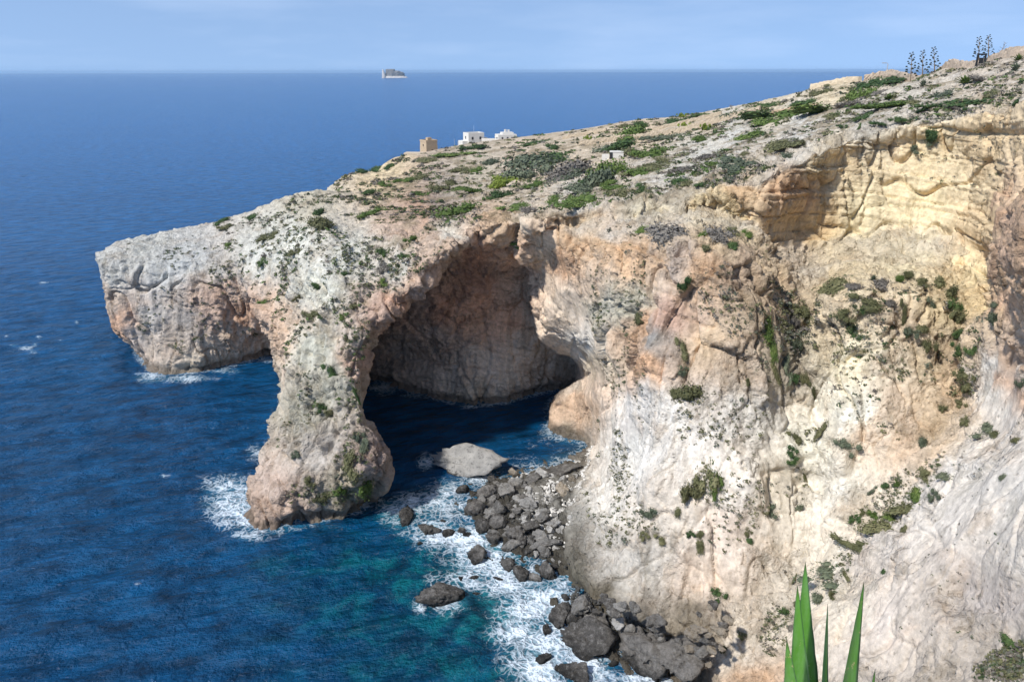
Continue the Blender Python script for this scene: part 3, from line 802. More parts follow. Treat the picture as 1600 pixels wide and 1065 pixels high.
def hit(px, py):
    a, b = int((px + 20) / BIN), int(py / BIN)
    best, bd = -1, 1e9
    for da in range(-3, 4):
        for db in range(-3, 4):
            x, y = a + da, b + db
            if 0 <= x < nbu and 0 <= y < nbv and HIT[x, y] >= 0:
                dd = da * da + db * db
                if dd < bd - 0.5 or (abs(dd - bd) < 0.5 and hd[HIT[x, y]] < hd[best]):
                    best, bd = HIT[x, y], dd
    if best < 0:
        return None
    return W1[best], WN[best], hd[best]

def tag(o, label, cat, group=None):
    o["label"] = label; o["category"] = cat
    if group:
        o["group"] = group
    return o

def empty(name, loc, rz=0.0):
    o = bpy.data.objects.new(name, None)
    COL.objects.link(o)
    o.location = loc; o.rotation_euler = (0, 0, rz)
    return o

def put(name, mesh, parent=None):
    o = bpy.data.objects.new(name, mesh)
    COL.objects.link(o)
    o.parent = parent
    return o

class MB:
    """collects simple solids into one mesh"""
    def __init__(self):
        self.v, self.f = [], []
    def add(self, v, f):
        n = len(self.v)
        self.v += [tuple(p) for p in v]; self.f += [tuple(i + n for i in q) for q in f]
        return self
    def box(self, c, s, rz=0.0, taper=1.0):
        x, y, z = s[0] / 2, s[1] / 2, s[2] / 2
        ca, sa = math.cos(rz), math.sin(rz)
        v = []
        for dz, k in ((-z, 1.0), (z, taper)):
            for dx, dy in ((-x, -y), (x, -y), (x, y), (-x, y)):
                v.append((c[0] + (dx * ca - dy * sa) * k, c[1] + (dx * sa + dy * ca) * k, c[2] + dz))
        return self.add(v, [(3, 2, 1, 0), (4, 5, 6, 7), (0, 1, 5, 4), (1, 2, 6, 5), (2, 3, 7, 6), (3, 0, 4, 7)])
    def tube(self, pts, radii, n=6):
        pts = [Vector(p) for p in pts]
        v, f = [], []
        for i, p in enumerate(pts):
            d = (pts[min(i + 1, len(pts) - 1)] - pts[max(i - 1, 0)]).normalized()
            a = d.orthogonal().normalized(); b = d.cross(a)
            for k in range(n):
                w = 2 * math.pi * k / n
                v.append(p + (a * math.cos(w) + b * math.sin(w)) * radii[i])
        for i in range(len(pts) - 1):
            for k in range(n):
                f.append((i * n + k, i * n + (k + 1) % n, (i + 1) * n + (k + 1) % n, (i + 1) * n + k))
        f.append(tuple(range(n - 1, -1, -1))); f.append(tuple((len(pts) - 1) * n + k for k in range(n)))
        return self.add(v, f)
    def mesh(self, name, mat, smooth=False):
        me = bpy.data.meshes.new(name)
        me.from_pydata(self.v, [], self.f)
        me.materials.append(mat)
        if smooth:
            me.polygons.foreach_set("use_smooth", np.full(len(me.polygons), True))
        me.update()
        return me
    def build(self, name, mat, parent=None, smooth=False):
        return put(name, self.mesh(name, mat, smooth), parent)

ORD = ["leftmost", "second", "third", "fourth", "fifth", "sixth", "seventh", "eighth", "ninth", "tenth", "eleventh", "twelfth", "thirteenth", "fourteenth", "fifteenth", "sixteenth", "seventeenth", "eighteenth", "nineteenth", "twentieth"]
def nth(k):
    if k == 0:
        return "leftmost"
    if k < 20:
        return ORD[k] + " from the left"
    d = k + 1
    return "%d%s from the left" % (d, {1: "st", 2: "nd", 3: "rd"}.get(d % 10 if d % 100 not in (11, 12, 13) else 0, "th"))

def name_apart(items):
    """items: list of (object, phrase, category, px); gives every one a label of its own"""
    by = {}
    for it in items:
        by.setdefault(it[1], []).append(it)
    for phrase, g in by.items():
        g.sort(key=lambda q: q[3])
        for k, (o, ph, cat, px) in enumerate(g):
            o["label"] = ph if len(g) == 1 else ("%s, %s" % (ph, nth(k)))
            o["category"] = cat

# ------------------------------------------------------------------ boulders
def boulder_material(name, col, wetcol, wet_z=0.9):
    t = NT(name)
    co = t.node("ShaderNodeTexCoord").outputs["Object"]
    pos = t.node("ShaderNodeNewGeometry").outputs["Position"]
    info = t.node("ShaderNodeObjectInfo").outputs["Random"]
    n = t.noise(pos, 0.9, 7, 0.75)
    v = t.math('MULTIPLY', t.math('MULTIPLY_ADD', n, 2.2, -0.1), t.math('MULTIPLY_ADD', info, 0.7, 0.65))
    sc = t.node("ShaderNodeVectorMath", operation='SCALE'); sc.inputs[0].default_value = col; t.put(sc.inputs["Scale"], v)
    sep = t.node("ShaderNodeSeparateXYZ"); t.l.new(pos, sep.inputs[0])
    wz = t.math('ADD', sep.outputs[2], t.math('MULTIPLY_ADD', n, 1.4, -0.7))
    wet = t.math('SUBTRACT', 1.0, t.math('MULTIPLY', wz, 1.0 / max(wet_z, 0.01), clamp=True), clamp=True)
    c = t.mix(wet, sc.outputs[0], rgba(*wetcol))
    fine = t.noise(pos, 1.8, 6, 0.8)
    salt = t.math('MULTIPLY', t.ramp(fine, [(0.52, 0.0), (0.66, 1.0)]), t.math('SUBTRACT', 0.75, t.math('MULTIPLY', wet, 0.6)))
    c = t.mix(salt, c, rgba(0.38, 0.36, 0.33))
    c = t.mix(t.ramp(fine, [(0.34, 0.5), (0.46, 0.0)]), c, rgba(0.02, 0.019, 0.017))
    t.put(t.b.inputs["Base Color"], c)
    t.put(t.b.inputs["Roughness"], t.math('MULTIPLY_ADD', wet, -0.45, 0.92))
    t.b.inputs["Specular IOR Level"].default_value = 0.25
    t.put(t.b.inputs["Normal"], t.bump(t.noise(pos, 1.6, 7, 0.8), 1.0, 1.0))
    return t.m

BM = {
    "pale": boulder_material("pale_boulder_stone", (0.54, 0.52, 0.48), (0.06, 0.055, 0.05), 0.35),
    "grey": boulder_material("grey_boulder_stone", (0.29, 0.275, 0.25), (0.035, 0.033, 0.03), 0.8),
    "dark": boulder_material("dark_wet_boulder_stone", (0.20, 0.185, 0.165), (0.020, 0.019, 0.017), 1.7),
    "tan": boulder_material("tan_boulder_stone", (0.46, 0.39, 0.30), (0.07, 0.058, 0.04), 0.6),
}
def ico(sub):
    import bmesh
    bm = bmesh.new(); bmesh.ops.create_icosphere(bm, subdivisions=sub, radius=1.0)
    v = np.array([p.co for p in bm.verts]); f = np.array([[q.index for q in p.verts] for p in bm.faces])
    bm.free()
    return v, f
IV3, IF3 = ico(4); IV2, IF2 = ico(3); IV1, IF1 = ico(1)
def rock_shape(seed, iv, cuts=9, rough=0.075):
    r = np.random.default_rng(seed)
    v = iv.copy()
    nrm = r.normal(size=(cuts, 3)); nrm /= np.linalg.norm(nrm, axis=1)[:, None]
    rad = np.full(len(v), 1.25)
    for k in range(cuts):
        dd = v @ nrm[k]
        off = r.uniform(0.42, 0.72)
        with np.errstate(divide='ignore'):
            lim = np.where(dd > 1e-3, off / np.maximum(dd, 1e-3), 9)
        rad = np.minimum(rad, lim)
    rad += rough * fbm((v * 2.1 + seed * 3.7).astype(np.float32), 5, 0.72) - 0.05 * np.exp(-(noise3((v * 1.7 + seed).astype(np.float32)) / 0.06) ** 2)
    g1, r1, f1 = worley((v * 1.9 + seed * 1.3).astype(np.float32))
    g2, r2, f2 = worley((v * 4.6 + seed * 2.1).astype(np.float32))
    if len(v) > 200:
        rad += 0.16 * f1 + 0.08 * r1 - 0.07 * np.exp(-(g1 / 0.06) ** 2) + 0.07 * f2 + 0.03 * r2
    return v * rad[:, None]
ROCKS = [rock_shape(s, IV3) for s in range(12)]
ROCK_ME = {}
def rock_mesh(k, kind):
    if (k, kind) not in ROCK_ME:
        o = mesh_object("boulder", ROCKS[k], IF3, BM[kind], True, link=False)
        ROCK_ME[(k, kind)] = o.data
        bpy.data.objects.remove(o)
    return ROCK_ME[(k, kind)]

ZPROBE = np.arange(-2.5, 8.0, 0.25)
def ground(x, y):
    f = field_at(np.full(len(ZPROBE), x), np.full(len(ZPROBE), y), ZPROBE)
    s = np.nonzero(f > 0)[0]
    return float(ZPROBE[s[-1]]) if len(s) else -2.0

MAN = """
716 723 98 33 pale|905 1002 70 46 dark|1000 1012 60 70 dark|1060 1022 44 56 dark|898 1052 32 30 dark|682 936 56 30 dark|634 800 22 34 dark|669 829 24 20 dark|740 867 24 28 dark
703 834 16 16 dark|718 832 12 12 dark|806 835 34 30 dark|846 840 18 18 grey|852 858 16 24 grey|876 763 22 22 tan|892 748 10 18 tan|878 737 52 14 dark|806 742 16 12 tan|797 880 18 28 grey|812 895 26 22 dark
835 906 22 12 grey|856 900 26 22 dark|848 850 34 16 grey|876 958 26 34 dark|893 962 20 24 dark|912 950 26 26 grey|922 968 20 24 grey|937 975 22 26 dark|966 972 14 18 pale|948 990 24 20 dark|742 905 14 10 dark|730 838 14 8 dark
725 768 16 12 dark|745 800 24 26 dark|765 770 26 20 dark|778 795 22 20 grey|760 825 22 22 dark|782 822 26 18 dark|790 770 26 26 grey|812 758 24 18 grey|835 750 22 20 grey|852 745 22 20 pale|770 845 22 18 dark|795 858 26 16 grey
775 812 16 14 grey|828 790 20 18 pale|845 812 18 20 grey|825 822 22 22 dark|862 820 18 16 pale|690 815 10 8 dark|655 850 10 8 dark|852 985 14 14 dark|850 1030 18 14 dark|955 1040 12 10 dark|1105 1000 20 16 grey|1090 985 18 14 tan|1120 985 16 14 tan|1135 968 18 12 tan|1075 990 20 16 tan
1095 1025 22 18 grey|1110 1015 16 14 tan|1085 1045 16 14 dark|862 890 14 10 dark|905 985 14 10 dark|745 930 12 8 dark|960 955 16 12 grey|985 985 14 12 grey|1030 980 16 14 dark|720 905 10 8 dark|775 905 14 8 dark|870 1045 14 12 dark
"""
boul = []
def add_boulder(px, py, w, h, kind, k=None, z0=None, sunk=0.35):
    c = at_z(px, py, 0.0)
    zg = max(ground(c[0], c[1]), -0.3) if z0 is None else z0
    c = at_z(px, py, zg)
    c = at_z(px, py, zg + 0.25 * h / FPX * c[1])
    dep = float(project(c)[2])
    m = dep / FPX
    rx = w * m * 0.68; rz = min(w * 0.8, h) * m * 0.7; ry_ = max(h * m * 0.75, rx * 0.55)
    o = put("boulder", rock_mesh(random.randrange(12) if k is None else k, kind))
    o.location = (c[0], c[1], zg + rz * (1 - sunk) * 0.75)
    o.scale = (rx, ry_, rz)
    o.rotation_euler = (random.uniform(-0.2, 0.2), random.uniform(-0.2, 0.2) * (0.3 if w > 80 else 1), random.uniform(-0.35, 0.35) + random.choice((0, math.pi)))
    return o
SPECIAL = {0: "long pale boulder standing alone in the dark lagoon", 1: "broad dark wet boulder in the foam at the cliff foot",
           2: "tall blocky black boulder in the surf at the bottom of the picture", 3: "pointed black boulder next to the blocky one in the surf",
           5: "low dark reef rock awash in the turquoise shallows", 14: "orange tan block lying on the pale rubble", 16: "long dark slab at the back edge of the rubble beach"}
k = 0
for it in MAN.replace("\n", "|").split("|"):
    q = it.split()
    if len(q) != 5:
        continue
    px, py, w, hgt = map(float, q[:4])
    o = add_boulder(px, py, w, hgt, q[4])
    size = "large" if w > 24 else ("mid-sized" if w > 15 else "small")
    colr = {"dark": "dark wet", "grey": "grey", "pale": "pale", "tan": "tan"}[q[4]]
    if py > 930:
        place = "at the near cliff's foot" if px > 860 else "in the surf off the beach"
    elif px < 735 or (py > 845 and px < 800):
        place = "in the surf off the beach"
    else:
        place = "on the rubble beach"
    boul.append((o, SPECIAL.get(k, "%s %s boulder %s" % (size, colr, place)), "boulder", px))
    k += 1
# the rest of the beach, biggest stones one by one
nb = 0
while nb < 120:
    px, py = random.uniform(738, 912), random.uniform(738, 895)
    c = at_z(px, py, 0)
    if poly_sdf(c[None, :2], MOUND1)[0] < 0.6 or px > 905 - max(0, (py - 745)) * 0.12:
        continue
    pale = smooth01(np.array(px + (760 - py) * 0.4), 772, 825)
    kind = "pale" if random.random() < pale * 0.9 else ("grey" if random.random() < 0.45 else "dark")
    w = random.uniform(7, 12) if kind == "pale" else random.uniform(8, 17)
    o = add_boulder(px, py, w, w * random.uniform(0.7, 1.0), kind)
    colr = {"dark": "dark wet", "grey": "grey", "pale": "pale"}[kind]
    boul.append((o, "%s %s boulder on the rubble beach" % ("mid-sized" if w > 15 else "small", colr), "boulder", px)); nb += 1
while nb < 175:
    px, py = random.uniform(868, 1140), random.uniform(935, 1050)
    c = at_z(px, py, 0)
    if poly_sdf(c[None, :2], MOUND2)[0] < 0.3 or py > 1075 - abs(px - 1060) * 0.7:
        continue
    kind = "tan" if px > 1060 and random.random() < 0.7 else ("dark" if random.random() < 0.6 else "grey")
    w = random.uniform(8, 17)
    o = add_boulder(px, py, w, w * random.uniform(0.7, 1.0), kind)
    colr = {"dark": "dark wet", "grey": "grey", "tan": "tan"}[kind]
    boul.append((o, "%s %s boulder at the near cliff's foot" % ("mid-sized" if w > 15 else "small", colr), "boulder", px)); nb += 1
name_apart(boul)
for o, *_ in boul:
    o["group"] = "boulders along the shore"

# shingle and cobbles between them
sv, sf, n = [], [], 0
small = [rock_shape(40 + s, IV1, 9, 0.05) for s in range(8)]
SC = []
for MP, cnt in ((MOUND1, 3400), (MOUND2, 1300)):
    lo, hi = MP.min(0), MP.max(0)
    q = 0
    while q < cnt:
        X = rng.uniform(lo, hi, (400, 2))
        X = X[poly_sdf(X, MP) > 0.2]
        f0 = field_at(X[:, 0], X[:, 1], 3.4)
        X = X[f0 < 0.1]
        for x in X:
            g = ground(x[0], x[1])
            if g > 1.9:
                continue
            r = rng.uniform(0.14, 0.42)
            a = rng.uniform(0, 6.28); ca_, sa_ = math.cos(a), math.sin(a)
            v = small[q % 8] * r * np.array((1, rng.uniform(0.7, 1.1), 0.75))
            v = np.stack([v[:, 0] * ca_ - v[:, 1] * sa_ + x[0], v[:, 0] * sa_ + v[:, 1] * ca_ + x[1], v[:, 2] + g + 0.10 * r], -1)
            sv.append(v); sf.append(IF1 + n); n += len(v)
            SC.append(x); q += 1
            if q >= cnt:
                break
shingle = mesh_object("shingle", np.concatenate(sv), np.concatenate(sf), None, False)
def shingle_material():
    t = NT("shingle_stone")
    pos = t.node("ShaderNodeNewGeometry").outputs["Position"]
    base = t.node("ShaderNodeVertexColor", layer_name="Col").outputs["Color"]
    sc = t.node("ShaderNodeVectorMath", operation='SCALE'); t.l.new(base, sc.inputs[0]); t.put(sc.inputs["Scale"], t.math('MULTIPLY_ADD', t.noise(pos, 2.5, 4, 0.6), 1.0, 0.5))
    t.put(t.b.inputs["Base Color"], sc.outputs[0])
    t.b.inputs["Roughness"].default_value = 0.85; t.b.inputs["Specular IOR Level"].default_value = 0.2
    return t.m
shingle.data.materials.append(shingle_material())
sc_ = np.array(SC); pu_, pv_, _ = project(np.c_[sc_, np.zeros(len(sc_))])
pale_ = smooth01(pu_ + (760 - pv_) * 0.4 + rng.uniform(-25, 25, len(pu_)), 790, 840) * (pv_ < 860)
tan_ = ((pu_ > 1050) & (pv_ > 930)).astype(float)
colr = (np.array((0.06, 0.058, 0.052)) * (1 - pale_[:, None]) + np.array((0.52, 0.50, 0.46)) * pale_[:, None])
colr = colr * (1 - tan_[:, None]) + np.array((0.26, 0.21, 0.15)) * tan_[:, None]
colr *= rng.uniform(0.6, 1.35, len(colr))[:, None]
vcol(shingle, "Col", np.repeat(colr, len(IV1), 0))
shingle["kind"] = "stuff"; shingle["label"] = "loose shingle and cobbles between the shore boulders"; shingle["category"] = "shingle"
print("boulders", round(time.time() - T0, 1))

# ------------------------------------------------------------------ shrubs
def leaf_material(name, a, b, c):
    t = NT(name)
    pos = t.node("ShaderNodeNewGeometry").outputs["Position"]
    info = t.node("ShaderNodeObjectInfo").outputs["Random"]
    n = t.noise(pos, 1.4, 4, 0.6)
    col = t.ramp(t.math('ADD', t.math('MULTIPLY', n, 0.8), t.math('MULTIPLY', info, 0.2)), [(0.3, a), (0.5, b), (0.68, c)])
    t.put(t.b.inputs["Base Color"], col)
    t.b.inputs["Roughness"].default_value = 0.7; t.b.inputs["Specular IOR Level"].default_value = 0.2
    return t.m
LEAF = {
    'g': leaf_material("fresh_green_leaves", (0.047, 0.077, 0.017), (0.086, 0.131, 0.031), (0.150, 0.192, 0.054)),
    'd': leaf_material("dark_green_leaves", (0.026, 0.049, 0.017), (0.049, 0.087, 0.029), (0.091, 0.134, 0.043)),
    'o': leaf_material("olive_leaves", (0.062, 0.067, 0.029), (0.109, 0.110, 0.050), (0.182, 0.173, 0.086)),
    'y': leaf_material("yellow_green_leaves", (0.09, 0.12, 0.015), (0.15, 0.19, 0.03), (0.22, 0.25, 0.05)),
    'b': leaf_material("grey_dry_twigs", (0.085, 0.076, 0.064), (0.145, 0.130, 0.110), (0.22, 0.20, 0.17)),
    's': leaf_material("grey_green_leaves", (0.052, 0.067, 0.042), (0.091, 0.109, 0.070), (0.156, 0.173, 0.108)),
}
def shrub_shape(seed, leaves=820, size=0.115):
    r = np.random.default_rng(seed)
    lobes = r.normal(size=(7, 3)) * np.array((0.42, 0.42, 0.12)); lobes[:, 2] = np.abs(lobes[:, 2]) + 0.12
    lr = r.uniform(0.32, 0.6, 7)
    V_, F_ = [], []
    n = 0
    for i in range(leaves):
        k = r.integers(7)
        d = r.normal(size=3); d /= np.linalg.norm(d); d[2] = abs(d[2]) * 0.9 if r.random() < 0.8 else d[2]
        p = lobes[k] + d * lr[k] * r.uniform(0.6, 1.0 + 0.5 * r.random() ** 2) * np.array((1, 1, 0.9))
        if p[2] < -0.1:
            continue
        a = np.cross(d, r.normal(size=3)); a /= np.linalg.norm(a) + 1e-9
        b = np.cross(d, a) * 0.6 + d * r.uniform(-0.3, 0.8)
        s = size * r.uniform(0.6, 1.4)
        V_ += [p - a * s * 0.5, p + b * s * 0.7, p + a * s * 0.5, p - b * s * 0.6]
        F_.append((n, n + 1, n + 2, n + 3)); n += 4
    for k in range(7):                                   # woody inner mass
        v = IV1 * lr[k] * 0.62 * np.array((1, 1, 0.8)) + lobes[k]
        V_ += list(v); F_ += [tuple(q + n) for q in IF1]; n += len(v)
    return V_, F_
SHAPES = [shrub_shape(s) for s in range(7)]
SME = {}
def shrub_mesh(k, kind):
    if (k, kind) not in SME:
        me = bpy.data.meshes.new("shrub"); me.from_pydata([tuple(p) for p in SHAPES[k][0]], [], SHAPES[k][1]); me.materials.append(LEAF[kind])
        SME[(k, kind)] = me
    return SME[(k, kind)]

def spiky_shape(seed, n=26, prickly=False):
    r = np.random.default_rng(seed)
    V_, F_ = [], []
    for i in range(n):
        if prickly:                                       # flat round pads
            c = r.normal(size=3) * np.array((0.45, 0.45, 0.0)); c[2] = r.uniform(0.15, 1.0)
            a = r.uniform(0, 6.28); ax = np.array((math.cos(a), math.sin(a), 0.2)); up = np.array((-0.2 * math.cos(a), -0.2 * math.sin(a), 1.0)); nn = np.cross(ax, up) * 0.05
            k0 = len(V_)
            ring = [c + (ax * math.cos(w) * 0.75 + up * math.sin(w)) * 0.24 for w in np.linspace(0, 6.283, 9)[:-1]]
            V_ += [p + nn for p in ring] + [p - nn for p in ring]
            F_ += [tuple(k0 + j for j in range(8)), tuple(k0 + 15 - j for j in range(8))] + [(k0 + j, k0 + 8 + j, k0 + 8 + (j + 1) % 8, k0 + (j + 1) % 8) for j in range(8)]
        else:                                             # sword leaves of a rosette
            a = i * 2.4; el = 0.25 + 1.15 * (i / n)
            d = np.array((math.cos(a) * math.cos(el), math.sin(a) * math.cos(el), math.sin(el)))
            side = np.cross(d, (0, 0, 1.0)); side /= np.linalg.norm(side) + 1e-9
            nn = np.cross(side, d) * 0.05
            k0 = len(V_)
            for t_, w_ in ((0.0, 0.07), (0.4, 0.10), (1.0, 0.004)):
                p = d * t_ + np.array((0, 0, -0.12 * t_ * t_))
                V_ += [p - side * w_ + nn * (1 - t_), p - nn * (1 - t_), p + side * w_ + nn * (1 - t_)]
            for j in (0, 3):
                F_ += [(k0 + j, k0 + j + 1, k0 + j + 4, k0 + j + 3), (k0 + j + 1, k0 + j + 2, k0 + j + 5, k0 + j + 4), (k0 + j + 2, k0 + j, k0 + j + 3, k0 + j + 5)]
    return V_, F_
for kind, mat_, sd, pr in (('a', 's', 3, False), ('A', 'g', 5, False), ('p', 'y', 8, True)):
    v_, f_ = spiky_shape(sd, 30, pr)
    me = bpy.data.meshes.new("spiky_plant"); me.from_pydata([tuple(p) for p in v_], [], f_); me.materials.append(LEAF[mat_])
    SME[kind] = me

PLANTS = """
570 300 18 10 d|572 331 24 12 g|710 327 36 24 g|720 293 20 9 g|737 296 18 10 g|652 300 16 8 g|705 281 24 12 o|745 263 18 10 g|720 262 26 10 o|770 291 24 16 y|788 277 34 16 y|808 268 46 34 s|826 248 56 34 s|862 247 48 20 d|865 227 18 10 d|892 260 50 30 b|884 272 40 14 s|782 301 22 18 d|765 307 10 8 d|832 288 28 10 g|815 318 32 9 g|866 313 22 9 g|896 313 44 13 g|825 327 18 10 b
920 279 46 36 s|948 258 38 36 g|908 292 38 18 s|952 229 40 18 d|750 227 28 10 d|822 222 38 8 d|668 246 30 8 o|697 240 40 8 g|588 259 26 7 d|608 256 16 6 d|566 262 20 6 d|765 252 24 12 s|686 291 22 10 o|628 278 20 8 g|655 273 30 10 o|597 282 14 7 g|917 220 12 11 p|990 203 42 22 g|1003 193 22 14 d|974 196 18 10 o|1056 188 26 11 d|1070 198 20 11 p|1100 197 16 10 p|1085 179 18 7 d|1066 181 16 6 p
1140 178 38 14 d|1178 180 62 14 d|1198 163 30 11 d|1195 191 36 14 g|1243 175 50 13 g|1252 160 30 11 d|1155 213 38 11 g|1181 206 26 10 g|1095 213 24 11 g|1032 213 24 13 s|1002 217 18 9 s|950 228 40 17 s|1020 236 40 18 g|995 238 28 15 o|1000 266 30 14 g|1020 258 40 12 o|1035 248 24 10 o|1065 261 32 11 b|1112 253 20 12 g|1140 248 24 10 g|1155 258 42 12 s|1106 241 32 10 b|972 298 36 13 o|1015 302 28 8 o|1060 283 20 11 d|1073 285 20 10 o|1090 288 18 9 d|1140 278 16 7 s
1217 228 40 12 o|1210 223 20 11 b|1232 241 30 11 s|1160 241 14 8 o|918 283 44 24 d|945 268 34 26 g|955 281 22 10 g|957 291 28 11 g|890 303 20 8 g|895 316 44 12 g|870 315 18 8 g|1002 295 16 9 d|1360 131 34 11 d|1402 124 32 8 d|1345 146 26 18 g|1256 173 58 16 g|1280 143 20 10 o|1395 163 52 13 g|1390 149 36 10 A|1440 131 18 16 a|1475 146 50 13 s|1505 126 40 16 A|1528 123 26 12 b|1522 158 60 12 d|1586 158 30 12 d|1585 106 26 18 a|1591 90 22 14 A
1366 147 18 11 b|1318 163 26 10 b|1405 188 24 11 d|1375 193 16 8 d|1345 183 16 8 d|1457 206 18 20 d|1452 218 14 14 s|1428 231 18 10 s|1226 228 40 12 o|1312 196 9 6 d|1342 198 10 7 d|1450 166 32 9 d|1470 163 14 10 a|1436 171 22 8 d|1510 171 16 9 d|1430 160 20 9 o|1550 145 40 10 o|1490 168 22 8 b|1300 178 20 8 o|1330 168 18 8 b
1000 357 22 10 g|1050 361 58 24 b|1128 367 30 20 b|1106 361 18 12 g|1147 382 16 14 d|1100 385 12 16 o|1144 357 20 10 o|1170 366 16 10 g|1069 438 13 20 d|997 495 15 20 o|1069 541 13 26 o|1081 612 32 38 o|1059 613 18 20 o|1069 573 20 12 s|1203 504 20 36 g|1208 545 11 34 g|1213 575 11 40 o|1247 537 11 40 s|1256 482 26 18 o|1242 501 12 24 b|1228 561 10 36 s|1240 591 12 16 d|1259 588 9 30 o|1269 607 8 26 o
1306 448 48 15 o|1281 467 13 22 o|1328 507 18 18 d|1316 485 20 16 o|1337 445 22 13 b|1175 598 12 11 o|1344 482 22 14 d|1364 433 18 14 a|1381 443 34 22 b|1406 432 11 16 g|1423 426 15 13 o|1443 440 17 13 o|1468 443 15 22 o|1485 458 17 26 o|1488 474 20 24 d|1494 491 14 34 o|1492 517 13 24 d|1499 545 12 16 d|1361 471 36 18 o|1392 474 17 16 b|1415 483 9 32 o|1416 514 11 22 s|1440 514 16 16 o|1449 534 13 26 o|1457 474 12 14 s
1553 474 13 11 s|1553 497 18 20 s|1516 545 14 15 d|1502 579 17 20 o|1508 607 20 26 o|1499 627 11 12 o|1474 635 9 18 o|1505 658 18 12 o|1443 686 13 20 s|1277 669 15 34 o|1319 691 20 16 s|1544 666 24 11 s|1548 680 22 10 o|1594 596 11 14 s|1246 680 14 16 o|1237 703 12 14 d|1330 503 14 18 o|1584 686 12 11 o
1101 742 26 40 o|1075 765 18 44 o|1116 742 14 42 g|1056 795 10 20 o|1015 798 18 16 s|1094 851 11 24 o|1079 834 11 12 d|1090 836 10 12 o|1116 922 14 13 d|1032 842 14 9 o|1006 836 11 11 o|1204 791 13 16 s|1244 795 9 13 s|1169 829 9 11 o|1169 842 9 11 d|1236 720 13 12 d|1259 735 7 30 o|1332 810 13 12 d|1351 800 13 11 o|1366 802 15 13 g|1379 759 11 11 d|1360 767 13 11 s|1401 757 11 9 g|1431 772 34 20 g|1446 738 22 13 o|1412 791 38 17 o|1371 821 46 18 o|1337 851 46 13 o|1386 806 14 13 g|1472 742 16 13 s|1459 774 12 15 s|1292 892 34 12 s|1322 900 22 8 o
1225 948 13 14 d|1244 941 11 10 o|1277 933 16 14 s|1298 926 9 15 o|1240 905 20 7 o|1377 890 8 10 d|1411 825 8 11 o|1576 1007 30 16 d|1232 977 14 10 b|1159 991 10 8 o|1129 1010 10 8 o|1560 745 9 14 s
596 389 12 16 d|494 443 14 13 d|467 465 15 8 o|516 578 15 18 d|353 353 16 9 o|349 340 16 7 d|492 328 15 14 d|505 343 34 22 o|461 392 20 9 o|411 406 14 9 d|533 493 10 11 g|413 468 14 8 g|536 423 11 8 d|596 418 14 12 b|355 378 11 9 g|486 487 24 12 o|549 473 13 12 o|417 367 28 10 o|395 334 20 8 d|646 371 15 12 g|629 396 11 9 d|599 435 9 10 g|802 384 20 12 g|560 615 9 32 d|513 643 15 12 o|500 631 10 14 d|544 708 20 32 o|575 746 24 32 g|532 762 24 22 g|566 699 12 24 s|507 774 18 12 o|560 677 14 16 s|482 746 12 13 o|463 708 13 10 s
"""
KIND = {'g': "fresh green", 'd': "dark green", 'o': "olive", 'y': "yellow-green", 'b': "grey dry", 's': "grey-green"}
def place_of(px, py, y):
    if py > 1040 or (px > 1540 and py > 980):
        return "in the bottom right corner"
    if px < 620 and py > 540:
        return "on the seaward pillar of the arch"
    if px < 660 and py > 300 and y < 175:
        return "on the pale slope above the arch"
    if 780 < px < 830 and 370 < py < 400:
        return "under the roof of the arch"
    if py < 165 and px > 1230:
        return "along the wall on the skyline"
    if py < 335 and px < 1000 and y > 112 and px < 880 and py > 285:
        return "near the dirt path"
    if py < 335 and px < 760 and y > 112:
        return "below the watchtower"
    if py < 262 and px < 1000:
        return "inland of the white houses"
    if py < 225 and px < 1300:
        return "beside the terrace walls"
    if py < 320 and px < 1240:
        return "on the limestone pavement above the cliff"
    if py < 240:
        return "near the rim of the yellow cliff"
    if py < 400 and px < 1200:
        return "on the ledge of the central buttress"
    if 1190 < px < 1275 and py < 720:
        return "in the gully beside the buttress"
    if px < 1270 and py < 1000:
        return "on the face of the central buttress"
    if py < 480 and px < 1460:
        return "on the knoll below the yellow wall"
    if py < 700:
        return "on the broken slope below the yellow wall"
    return "in the crease above the white rib"
veg = []
